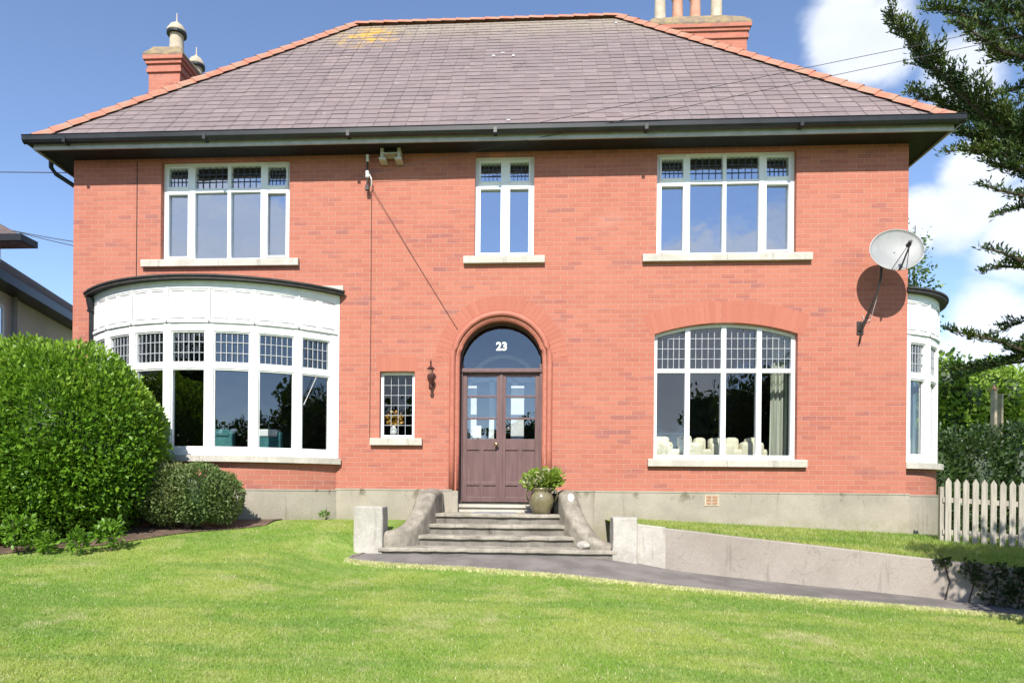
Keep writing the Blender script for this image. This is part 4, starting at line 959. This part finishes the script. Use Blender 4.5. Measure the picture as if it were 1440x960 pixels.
wallseg(1.49, 1.862, .012, 'whitewashed_block', 'end_block', .2, -.012)
wallseg(1.862, 7.2, 0, 'retaining_render', 'wall_body', .18)
fix(rw)
# edging stone of the lawn
bm = B(); a = edge_pt(487, 789); b = edge_pt(518, 770); eg = []
for k in range(9): p = a.lerp(b, k/8); eg.append((p.x+.02*math.sin(k*1.7), p.y, float(T(p.x, p.y))+.004))
tube(bm, eg, [.014+.005*math.sin(k*2.3) for k in range(9)], 6); single('lawn_edging', bm, 'soil', 'thin dark edging along the corner where lawn meets path', 'edging')

# ------------------------------------------------------------------ flower pot
fpot = thing('flower_pot', 'glazed olive urn of pale flowers on the top step by the door', 'plant pot', (.27, -.55, .59)); PX_, PY_ = .285, -.58
bm = B(); lathe(bm, [(.11, 0), (.13, .02), (.175, .12), (.19, .20), (.175, .27), (.15, .32), (.15, .34), (.185, .37), (.19, .39), (.165, .39), (.14, .36)], PX_, PY_, 24, .592); obj('urn', bm, 'glazed_pot', fpot, smooth=True)
for s in (-1, 1):
    bm = B(); tube(bm, [(PX_+s*.15, PY_-.05, .95), (PX_+s*.215, PY_-.06, .95), (PX_+s*.235, PY_-.06, .88), (PX_+s*.20, PY_-.05, .79)], .014, 8); obj('handle', bm, 'glazed_pot', fpot, smooth=True)
P_, d_ = blobpts([(PX_-.02, PY_, 1.08, .27, .2, .14), (PX_+.1, PY_, 1.13, .2, .17, .13)], 900, .2); leaf_mesh('foliage', P_, d_+np.array([0, 0, .4]), .075, 'hydrangea_leaf', fpot, .6)
P_, d_ = blobpts([(PX_-.17, PY_-.08, 1.09, .10, .08, .06), (PX_-.02, PY_-.1, 1.17, .08, .07, .05), (PX_-.22, PY_-.05, 1.03, .05, .05, .04), (PX_+.06, PY_-.05, 1.22, .06, .06, .04)], 420, .4); leaf_mesh('blossom', P_, d_, .035, 'petal', fpot, .9)
fix(fpot)
bm = B(); lathe(bm, [(.10, 0), (.14, .15), (.15, .30), (.16, .31), (.14, .31)], .53, -.42, 18, .592)
dp = single('planter', bm, 'black_plastic', 'small black plastic planter tucked behind the olive urn', 'plant pot', smooth=True)

# ------------------------------------------------------------------ picket fence
fe = thing('picket_fence', 'faded pale picket fence with pointed pales right of the house', 'fence', (6.9, -.8, .1))
FA = Vector((6.03, -.72)); FB = Vector((8.6, -1.3)); L = (FB-FA).length; fd = (FB-FA)/L; fn = Vector((fd.y, -fd.x))
def fz(s): return .20-s*.215
def fbox(bm, s0, s1, o0, o1, z0, z1, tip=0):
    P4 = lambda s, o, z: (FA.x+fd.x*s+fn.x*o, FA.y+fd.y*s+fn.y*o, z)
    outline = [(s0, z0), (s1, z0), (s1, z1), ((s0+s1)/2, z1+tip), (s0, z1)] if tip else [(s0, z0), (s1, z0), (s1, z1), (s0, z1)]
    A = [bm.verts.new(P4(s, o0, z)) for s, z in outline]; Q = [bm.verts.new(P4(s, o1, z)) for s, z in outline]; n_ = len(A)
    bm.faces.new(A); bm.faces.new(Q[::-1])
    for i in range(n_): bm.faces.new((A[i], Q[i], Q[(i+1) % n_], A[(i+1) % n_]))
for i in range(23):
    s = .02+i*.112+random.uniform(-.003, .003); bm = B(); z = fz(s); fbox(bm, s, s+.074, 0, .02, z+.03, 1.115-s*.055+random.uniform(-.01, .01), .065); obj('pale', bm, 'fence_paint', fe)
for zz in (.34, .80):
    bm = B(); P4 = lambda s, o, z: (FA.x+fd.x*s+fn.x*o, FA.y+fd.y*s+fn.y*o, z)
    A = [bm.verts.new(P4(0, o, zz+.03+dz)) for o, dz in ((-.022, 0), (-.002, 0), (-.002, .07), (-.022, .07))]; Q = [bm.verts.new(P4(2.6, o, zz+.03+dz-.15)) for o, dz in ((-.022, 0), (-.002, 0), (-.002, .07), (-.022, .07))]
    for i in range(4): bm.faces.new((A[i], A[(i+1) % 4], Q[(i+1) % 4], Q[i]))
    obj('rail', bm, 'fence_paint', fe)
for s in (.0, 2.5): bm = B(); fbox(bm, s-.03, s+.05, -.10, -.024, -.1, 1.05-s*.05); obj('fence_post', bm, 'fence_paint', fe)
fix(fe)

# ------------------------------------------------------------------ shrubs and trees
def stems(bm, base, top, n, r, spread):
    for i in range(n):
        a = random.random()*6.28; b = Vector(base)+Vector((math.cos(a), math.sin(a), 0))*spread*.25*random.random(); e = Vector(top)+Vector((math.cos(a)*spread, math.sin(a)*spread*.8, random.uniform(-.3, .3)))
        m = b.lerp(e, .5)+Vector((random.uniform(-.1, .1), random.uniform(-.1, .1), 0)); tube(bm, [b, b.lerp(m, .5), m, m.lerp(e, .5), e], [r, r*.8, r*.6, r*.4, r*.2], 6)
def shrub(label, name, base, blobs_, n, size, mat, core=True, cs=.62, shell=.6, lump=.1, aspect=.5, stem=4, cat='shrub', group=None, up=.3, sr=.03):
    t_ = thing(name, label, cat, base, group)
    P_, d_ = blobpts(blobs_, n, shell, lump); d2 = d_+rng.normal(size=d_.shape)*.7+np.array([0, -.1, up])
    leaf_mesh('foliage', P_, d2, size, mat, t_, aspect)
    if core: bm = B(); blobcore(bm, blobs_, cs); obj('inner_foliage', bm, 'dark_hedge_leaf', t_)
    if stem:
        bm = B(); cz = np.mean([b_[2] for b_ in blobs_]); stems(bm, base, (base[0], base[1], cz), stem, sr, min(b_[3] for b_ in blobs_)*.6); obj('stem', bm, 'bark', t_)
    fix(t_); return t_
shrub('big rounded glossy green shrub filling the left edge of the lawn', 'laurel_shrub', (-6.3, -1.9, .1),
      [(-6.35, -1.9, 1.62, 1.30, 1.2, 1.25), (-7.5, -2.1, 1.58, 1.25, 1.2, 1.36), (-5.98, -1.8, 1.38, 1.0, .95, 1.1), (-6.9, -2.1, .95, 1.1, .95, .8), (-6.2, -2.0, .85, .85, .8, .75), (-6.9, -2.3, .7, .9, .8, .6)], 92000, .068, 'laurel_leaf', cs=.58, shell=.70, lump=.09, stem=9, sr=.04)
LR = [o for o in C.objects if o.name.startswith('laurel_shrub')][0]
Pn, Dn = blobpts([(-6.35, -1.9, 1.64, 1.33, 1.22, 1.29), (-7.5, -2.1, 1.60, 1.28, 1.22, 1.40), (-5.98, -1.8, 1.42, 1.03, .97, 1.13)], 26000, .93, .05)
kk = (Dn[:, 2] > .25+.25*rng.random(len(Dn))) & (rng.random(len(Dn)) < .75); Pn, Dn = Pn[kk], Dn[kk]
go = leaf_mesh('top_leaves', Pn, Dn+rng.normal(size=Dn.shape)*.5+np.array([0, 0, .5]), .07, 'yellow_green_leaf', LR, .45)  # yellow-green leaf layer laid over the upper part of the shrub only
go['label'] = 'yellow-green leaves over the top of the shrub'; go.matrix_parent_inverse = LR.matrix_basis.inverted()
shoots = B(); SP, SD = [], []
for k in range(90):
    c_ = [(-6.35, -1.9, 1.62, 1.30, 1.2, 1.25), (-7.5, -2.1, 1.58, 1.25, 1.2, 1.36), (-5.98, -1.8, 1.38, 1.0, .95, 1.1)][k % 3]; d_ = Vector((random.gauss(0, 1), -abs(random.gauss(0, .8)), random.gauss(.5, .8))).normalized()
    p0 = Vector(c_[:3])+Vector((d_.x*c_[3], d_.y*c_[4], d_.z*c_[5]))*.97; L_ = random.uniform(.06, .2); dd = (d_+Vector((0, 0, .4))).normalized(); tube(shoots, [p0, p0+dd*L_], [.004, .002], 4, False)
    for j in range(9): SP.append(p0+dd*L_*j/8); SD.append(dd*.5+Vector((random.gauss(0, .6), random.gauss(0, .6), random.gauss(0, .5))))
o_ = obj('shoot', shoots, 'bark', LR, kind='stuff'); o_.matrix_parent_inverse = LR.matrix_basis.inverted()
o_ = leaf_mesh('shoot_leaves', np.array([tuple(p) for p in SP]), np.array([tuple(p) for p in SD]), .065, 'yellow_green_leaf', LR, .45); o_.matrix_parent_inverse = LR.matrix_basis.inverted()
shrub('smaller clipped grey-green shrub in front of the bow bay', 'clipped_shrub', (-4.7, -1.55, .38),
      [(-4.98, -1.55, .85, .46, .42, .43), (-4.55, -1.55, .86, .46, .42, .42), (-4.24, -1.5, .80, .3, .3, .36)], 17000, .045, 'small_shrub_leaf', cs=.6, shell=.72, lump=.05, stem=6, sr=.015)
for i, (px, py, h, lab) in enumerate(((30, 745, .42, 'young light green shrub in the bed at the far left edge'), (65, 755, .22, 'small leafy seedling on the bed edge below the big shrub'), (110, 758, .26, 'low leafy seedling under the middle of the big shrub'), (155, 735, .34, 'sunlit young sprig low on the right of the big shrub'), (405, 732, .14, 'tiny weed at the foot of the plinth right of the clipped shrub'))):
    p = at(px, py, -2.95 if i < 3 else (-2.75 if i == 3 else -.98)); bz = float(T(p.x, p.y))
    if i == 4: p = Vector((-3.1, -.35, .45))
    shrub(lab, 'seedling', (p.x, p.y, bz), [(p.x, p.y, bz+h*.7, h*.5, h*.4, h*.45)], int(260*h/.4), .075 if i < 4 else .04, 'laurel_leaf', core=False, shell=.2, stem=3, group='young plants along the bed', cat='seedling', sr=.008)
# ivy on the end of the retaining wall
iv = thing('ivy', 'dark ivy trailing over the shaded right end of the low wall', 'ivy', (5.3, -2.9, .1)); P_ = []
for k in range(26):
    x = rng.uniform(4.75, 6.8)**1; z = wall_top(x); L_ = rng.uniform(.12, .45)*(.5 if x < 4.95 else 1)
    for j in range(26 if x > 4.95 else 12): s = j/26; P_.append((x+.03*math.sin(j*.9+k)+s*.05*(k % 3-1), wall_y(x)-.015-.03*rng.random(), z+.03-s*L_))
for k in range(1500): x = 5.15+2.*rng.random(); P_.append((x, wall_y(x)-.02-.08*rng.random(), wall_top(x)+.04-.5*rng.random()))
P_ = np.array(P_); leaf_mesh('foliage', P_, rng.normal(size=P_.shape)+np.array([0, -1, -.5]), .05, 'ivy_leaf', iv, .8)
bm = B()
for k in range(7): x = 4.85+k*.22; tube(bm, [(x, wall_y(x)-.012, float(T(x, wall_y(x)))), (x+.05, wall_y(x)-.014, wall_top(x)-.25), (x-.02, wall_y(x)-.014, wall_top(x)+.01)], .008, 5)
obj('stem', bm, 'bark', iv); fix(iv)

def tree(label, name, base, H, blobs_, n, size, leaf, trunk_r=.15, shell=.35, lump=.22, group=None, aspect=.6, core=0.):
    t_ = thing(name, label, 'tree', base, group); P_, d_ = blobpts(blobs_, n, shell, lump)
    leaf_mesh('crown', P_, d_*.6+rng.normal(size=d_.shape)*.7, size, leaf, t_, aspect)
    if core: bm = B(); blobcore(bm, blobs_, core); obj('inner_crown', bm, 'dark_hedge_leaf', t_)
    bm = B(); b = Vector(base); top = b+Vector((.1, 0, H)); tube(bm, [b, b.lerp(top, .4)+Vector((.06, 0, 0)), b.lerp(top, .75), top], [trunk_r, trunk_r*.75, trunk_r*.45, trunk_r*.15], 8)
    for c in blobs_[:7]: s = b.lerp(top, random.uniform(.35, .6)); e = Vector(c[:3]); tube(bm, [s, s.lerp(e, .5)+Vector((0, 0, .15)), e], [trunk_r*.45, trunk_r*.3, trunk_r*.1], 6)
    obj('trunk', bm, 'bark', t_); fix(t_); return t_
# dark hedge behind the fence, sunlit trees beyond
def rblobs(cx, cy, cz, rx, ry, rz, n, s=.45):
    out = []
    for _ in range(n):
        d = rng.normal(size=3); d /= np.linalg.norm(d); q = .65*rng.random()**.3; out.append((cx+d[0]*rx*q, cy+d[1]*ry*q, cz+d[2]*rz*q, rx*s*rng.uniform(.7, 1.2), ry*s*rng.uniform(.7, 1.2), rz*s*rng.uniform(.7, 1.2)))
    return out
shrub('dark yew hedge standing behind the picket fence', 'dark_hedge', (9.6, 3.2, .1), [(8.1+.9*i, 3.2+.1*(i % 2), 1.05, .8, .6, 1.22+.06*(i % 3)) for i in range(7)], 34000, .09, 'dark_hedge_leaf', cs=.66, shell=.7, lump=.08, stem=7, cat='hedge')
labs = ['bright leafy tree beyond the hedge, next to the side bay', 'bright green tree beyond the hedge, second from the side bay', 'light green tree beyond the hedge near the right edge', 'rounded olive green tree beyond the hedge at the frame edge']
for i, (px, pt) in enumerate(((1345, 500), (1385, 512), (1425, 520), (1475, 505))):
    top = at(px, pt, 13+1.2*(i % 2)); x, y = top.x, top.y; h = top.z
    tree(labs[i], 'garden_tree', (x, y, .1), h*.8, rblobs(x, y, h*.55, 1.9, 1.6, h*.5, 11, .42), 9000, .16, 'tree_leaf', core=.6, group='trees beyond the hedge')
far_labs = ['distant pale tree rising behind the side bay', 'distant tree seen low past the garden trees']
top = at(1360, 508, 24); tree(far_labs[0], 'distant_tree', (top.x, 24, .1), top.z*.8, rblobs(top.x, 24, top.z*.55, 3.2, 2, top.z*.5, 12, .45), 8000, .25, 'tree_leaf', core=.6)
tb = at(1292, 370, 8); tree('slender pale birch showing above the side bay behind the dish', 'birch_tree', (tb.x-.2, 8, .1), 8.0, [(tb.x-.25, 8, 7.2, .55, .5, .9), (tb.x-.1, 8, 6.2, .62, .5, 1.0), (tb.x-.2, 8, 5.2, .6, .5, 1.0), (tb.x-.5, 8, 4.2, .7, .6, 1.1), (tb.x-.7, 8, 6.5, .6, .5, 1.1)], 2600, .10, 'birch_leaf', .07, shell=.2, aspect=.6)
# far house chimney between the trees
fc = at(1405, 590, 20); ft = at(1405, 546, 20)
fh = thing('far_chimney', 'pale slender chimney stack rising among the far green trees', 'chimney', (fc.x, 11.0, 0))
fc = at(1402, 590, 11); ft = at(1402, 548, 11)
bm = B(); box(bm, fc.x-.07, fc.x+.01, 11, 11.2, .1, ft.z, .01); box(bm, fc.x+.2, fc.x+.26, 11.1, 11.3, .1, ft.z-.1, .01); obj('stack', bm, 'pot_cream', fh)
bm = B(); box(bm, fc.x-.09, fc.x+.03, 10.97, 11.23, ft.z, ft.z+.05); lathe(bm, [(.04, 0), (.035, .12)], fc.x-.03, 11.1, 10, ft.z+.05); obj('chimney_cap', bm, 'pot_terracotta', fh); fix(fh)

# cedar
ce = thing('cedar_tree', 'tall dark cedar with drooping and upswept boughs at the right edge', 'tree', (13.4, 4.6, .1))
NP, ND = [], []; bb = B()
trunk = [(13.4, 4.6, .1), (13.45, 4.6, 4), (13.3, 4.7, 8), (13.4, 4.6, 12), (13.5, 4.6, 16)]
tube(bb, trunk, [.42, .36, .28, .18, .04], 12)
def bough(pts, w=.55, dens=1., up=.35, r=.06):
    pts = [Vector(p) for p in pts]; n_ = len(pts); tube(bb, pts, [r*(1-.85*i/(n_-1)) for i in range(n_)], 6)
    seg = [(pts[i+1]-pts[i]).length for i in range(n_-1)]; tot = sum(seg); m = int(tot*25*dens)
    for k in range(m):
        s = (k+random.random())/m*tot; i = 0; q = s
        while i < n_-2 and q > seg[i]: q -= seg[i]; i += 1
        p = pts[i].lerp(pts[i+1], q/seg[i]); d = (pts[i+1]-pts[i]).normalized(); f_ = s/tot
        ww = w*(.35+.9*math.sin(math.pi*min(1, f_*.85+.12)))*random.uniform(.35, 1.35)
        a = random.uniform(-1, 1)*1.0; side = d.cross(Vector((0, 0, 1))).normalized()*(1 if random.random() < .5 else -1)
        tw = (d*.75+side*random.uniform(.3, 1.)+Vector((0, 0, random.uniform(-.16, .20)+up*.42))).normalized(); L_ = ww*random.uniform(.65, 1.2)
        e = p+tw*L_; 
        if L_ > .2 and k % 2 == 0: tube(bb, [p, e], [.012, .004], 4, False)
        c_ = max(6, int(L_*80))
        for j in range(c_):
            g = p.lerp(e, (j+random.random())/c_); NP.append(g+Vector((random.gauss(0, .035), random.gauss(0, .035), random.gauss(0, .03))))
            v = tw*.6+Vector((random.gauss(0, .6), random.gauss(0, .6), .55+random.gauss(0, .4))); ND.append(v)
def pb(pix, y, tr_z, **k):
    """bough whose outer part follows measured points, joined back to the trunk"""
    P3 = [at(px, py, y+dy) for px, py, dy in pix]; bough([Vector((13.35, 4.6, tr_z))]+P3, **k)
pb([(1500, 215, .1), (1440, 190, 0), (1395, 172, 0), (1345, 128, 0), (1295, 75, -.2), (1253, 22, -.3)], 4.0, 7.6, w=.62, dens=1.6, up=.8)
pb([(1500, 240, .3), (1440, 195, .3), (1385, 168, .4), (1330, 150, .5), (1285, 128, .6)], 4.0, 7.6, w=.5, dens=1.5)
pb([(1500, 80, 0), (1440, 55, 0), (1385, 35, 0), (1340, 15, 0), (1300, 12, 0)], 4.2, 10.5, w=.45, dens=1.2)
pb([(1500, 40, 0), (1440, 22, .3), (1400, 8, 0), (1360, -5, 0), (1320, -12, 0)], 4.6, 11.3, w=.5, dens=1.3)
pb([(1500, 110, 0), (1440, 80, -.3), (1410, 72, -.4), (1375, 50, -.4), (1345, 28, -.4)], 4.0, 9.8, w=.4, dens=1.2)
pb([(1500, 100, 0), (1455, 75, .6), (1420, 78, .6), (1392, 68, .6)], 4.4, 10, w=.45)
pb([(1500, 150, 0), (1450, 120, .6), (1420, 128, .6), (1395, 134, .6)], 4.4, 9, w=.3, dens=.8)
pb([(1500, 200, 0), (1440, 170, -.3), (1415, 160, -.3)], 4.4, 8, w=.5, dens=1.6)
pb([(1500, 230, 0), (1445, 210, 0), (1410, 205, 0), (1375, 195, 0), (1338, 182, 0)], 4.2, 7, w=.5, dens=1.6)
pb([(1500, 260, 0), (1440, 225, -.2), (1400, 215, -.2), (1365, 212, -.2), (1332, 212, -.2)], 4.2, 6.5, w=.35, dens=1.3)
pb([(1500, 285, 0), (1440, 240, 0), (1415, 235, 0), (1390, 225, 0)], 4.0, 6.5, w=.45, dens=1.3)
pb([(1500, 300, 0), (1440, 275, 0), (1405, 268, 0), (1378, 258, 0)], 3.8, 6.3, w=.22, dens=1.)
pb([(1500, 310, 0), (1440, 290, .3), (1415, 297, .2), (1396, 305, .2)], 3.8, 6., w=.25, dens=.9)
pb([(1500, 380, 0), (1440, 368, 0), (1408, 355, 0), (1380, 348, 0)], 3.6, 5., w=.22, dens=.9)
pb([(1500, 385, 0), (1440, 375, .2), (1405, 375, .2), (1378, 382, .2)], 3.6, 5., w=.25, dens=.9)
pb([(1500, 500, 0), (1440, 492, 0), (1400, 478, 0), (1360, 470, 0), (1330, 462, 0)], 3.4, 3.4, w=.24, dens=1.3)
pb([(1500, 505, 0), (1440, 500, .4), (1405, 512, .4), (1370, 516, .5), (1335, 520, .5)], 3.4, 3.3, w=.27, dens=1.4)
pb([(1500, 470, 0), (1450, 480, .2), (1425, 490, .2)], 3.4, 3.6, w=.4, dens=1.4)
for k in range(26):                                                      # boughs round the rest of the trunk
    a = random.uniform(-1.3, 2.6); z = random.uniform(3.2, 15); L_ = 3.4*(1-(z-3)/15)+.8
    b = Vector((13.4, 4.6, z)); d = Vector((math.cos(a), math.sin(a), 0)); bough([b, b+d*L_*.4+Vector((0, 0, .25)), b+d*L_*.75+Vector((0, 0, .3)), b+d*L_+Vector((0, 0, .15))], w=.5, dens=.55)
obj('trunk', bb, 'bark', ce)
leaf_mesh('crown', np.array([tuple(p) for p in NP]), np.array([tuple(p) for p in ND]), .105, 'cedar_needle', ce, .30, .3); fix(ce)
print('needles', len(NP))
# tall shrub just right of the frame whose shade falls on the end of the low wall
shrub('tall dark shrub just outside the right edge, shading the wall end', 'tall_shrub', (5.6, -5.4, -.5), [(5.35, -5.4, 1.75, .65, .75, 1.0), (5.25, -5.3, 2.75, .7, .8, .9), (6.3, -5.1, 1.9, .9, .9, 1.7), (6.3, -5.2, 3.2, .9, .8, .9), (7.2, -5.1, 2.4, .9, .9, 1.6)], 12000, .10, 'dark_hedge_leaf', cs=.7, shell=.6, stem=5)
# trees across the road behind the camera: what the lower windows mirror
for i, (x, y, h) in enumerate(((-22, -34, 11), (-15, -36, 10), (-8, -38, 8.5), (-1, -40, 7), (6, -39, 5.5), (14.5, -37, 9.5), (21, -36, 10.5), (28, -34, 11))):
    tree('dark tree across the road mirrored in the ground floor glass, %s' % ('far left', 'left', 'left of centre', 'centre', 'right of centre', 'right', 'outer left', 'far right')[i], 'road_tree', (x, y, -.8), h*.7, rblobs(x, y, h*.5, 4.4, 2.5, h*.5, 9, .5), 4500, .45, 'dark_hedge_leaf', .25, core=.6, group='trees across the road')

# ------------------------------------------------------------------ neighbouring house on the left
nb = thing('neighbour_house', 'white rendered neighbouring house with brown slate roofs at the left edge', 'house', (-11, 3, .3))
e0 = Vector((-9.24, .65, 4.648)); e1 = at(101, 441, 3.6); dirn = (e1-e0); dirn.z = 0; dirn.normalize(); ez = (e0.z+e1.z)/2-.03
side = Vector((-dirn.y, dirn.x, 0)); side = side if side.x < 0 else -side
def npnt(s, o, z): p = Vector((e0.x, e0.y, 0))+dirn*s+side*o; return Vector((p.x, p.y, z))
bm = B(); f = lambda *p: bm.faces.new([bm.verts.new(c) for c in p])
f(npnt(-6, .35, 0), npnt(9, .35, 0), npnt(9, .35, ez+.05), npnt(-6, .35, ez+.05)); f(npnt(9, .35, 0), npnt(9, 6, 0), npnt(9, 6, ez), npnt(9, .35, ez)); f(npnt(-6, .35, 0), npnt(-6, 6, 0), npnt(-6, 6, ez), npnt(-6, .35, ez))
obj('wall', bm, 'neighbour_white', nb)
bm = B(); N_ = 14
for i in range(N_):
    o0, o1 = 2.4*i/N_, 2.4*(i+1)/N_; z0_, z1_ = ez+.06+i/N_*1.75, ez+.06+(i+1)/N_*1.75
    f(npnt(-6, o0, z0_+.02), npnt(9.3, o0, z0_+.02), npnt(9.3, o1, z1_), npnt(-6, o1, z1_)); f(npnt(-6, o0, z0_), npnt(9.3, o0, z0_), npnt(9.3, o0, z0_+.02), npnt(-6, o0, z0_+.02))
f(npnt(-6, 2.4, ez+1.8), npnt(9.3, 2.4, ez+1.8), npnt(9.3, 6.4, ez-.3), npnt(-6, 6.4, ez-.3)); f(npnt(9.3, 0, ez+.05), npnt(9.3, 2.4, ez+1.8), npnt(9.3, 4.8, ez+.05))
rf = obj('roof', bm, 'neighbour_slate', nb)
bm = B(); P8 = [npnt(s, o, z) for s in (-6, 9.3) for o, z in ((-.06, ez-.10), (-.06, ez+.07), (.02, ez+.07), (.02, ez-.10))]
v = [bm.verts.new(p) for p in P8]
for i in range(4): bm.faces.new((v[i], v[(i+1) % 4], v[4+(i+1) % 4], v[4+i]))
v = [bm.verts.new(npnt(s, o, ez-.09)) for s, o in ((-6, 0), (9.3, 0), (9.3, .36), (-6, .36))]; bm.faces.new(v)
obj('gutter', bm, 'black_plastic', nb)
bm = B(); tube(bm, [npnt(1.18, .30, ez-.08), npnt(1.18, .30, 1)], .045, 8); obj('downpipe', bm, 'fascia_grey', nb)
wn_ = bpy.data.objects.new('window', None); C.objects.link(wn_); wn_.parent = nb
bm = B(); f = lambda *p: bm.faces.new([bm.verts.new(c) for c in p]); f(npnt(.35, .335, 2.6), npnt(.75, .335, 2.6), npnt(.75, .335, 4.25), npnt(.35, .335, 4.25)); obj('pane', bm, 'glass_upper', wn_)
bm = B()
for s0, s1, z0_, z1_ in ((.28, .35, 2.5, 4.32), (.75, .82, 2.5, 4.32), (.35, .75, 4.25, 4.32), (.35, .75, 2.5, 2.6)):
    A = [bm.verts.new(npnt(s, .32, z)) for s, z in ((s0, z0_), (s1, z0_), (s1, z1_), (s0, z1_))]; Q = [bm.verts.new(npnt(s, .36, z)) for s, z in ((s0, z0_), (s1, z0_), (s1, z1_), (s0, z1_))]
    bm.faces.new(A); [bm.faces.new((A[i], Q[i], Q[(i+1) % 4], A[(i+1) % 4])) for i in range(4)]
obj('frame', bm, 'white_paint', wn_)
# taller block with its eave corner in view
bm = B(); c = Vector((-10.634, 3.1, 6.187)); box(bm, -14.4, c.x-.75, 2.95, 3.3, 0, 6.1); obj('upper_wall', bm, 'neighbour_white', nb)
bm = B(); f = lambda *p: bm.faces.new([bm.verts.new(q) for q in p])
ca = Vector((c.x, 2.9, 6.22)); cb = Vector((c.x, 3.35, 6.22)); f(ca, cb, (-14.5, 3.35, 8.3), (-14.5, 2.9, 8.3)); f((-14.5, 2.9, 6.22), ca, (-14.5, 2.9, 8.3)); f(cb, (-14.5, 3.35, 6.22), (-14.5, 3.35, 8.3)); box(bm, -14.5, c.x, 2.9, 3.35, 6.10, 6.21)
obj('upper_roof', bm, 'neighbour_slate', nb); fix(nb)
bm = B(); box(bm, -14.5, c.x+.06, 2.84, 2.9, 6.10, 6.24); box(bm, c.x, c.x+.06, 2.9, 3.35, 6.10, 6.24); g_ = obj('upper_gutter', bm, 'black_plastic', nb); g_.matrix_parent_inverse = nb.matrix_basis.inverted()
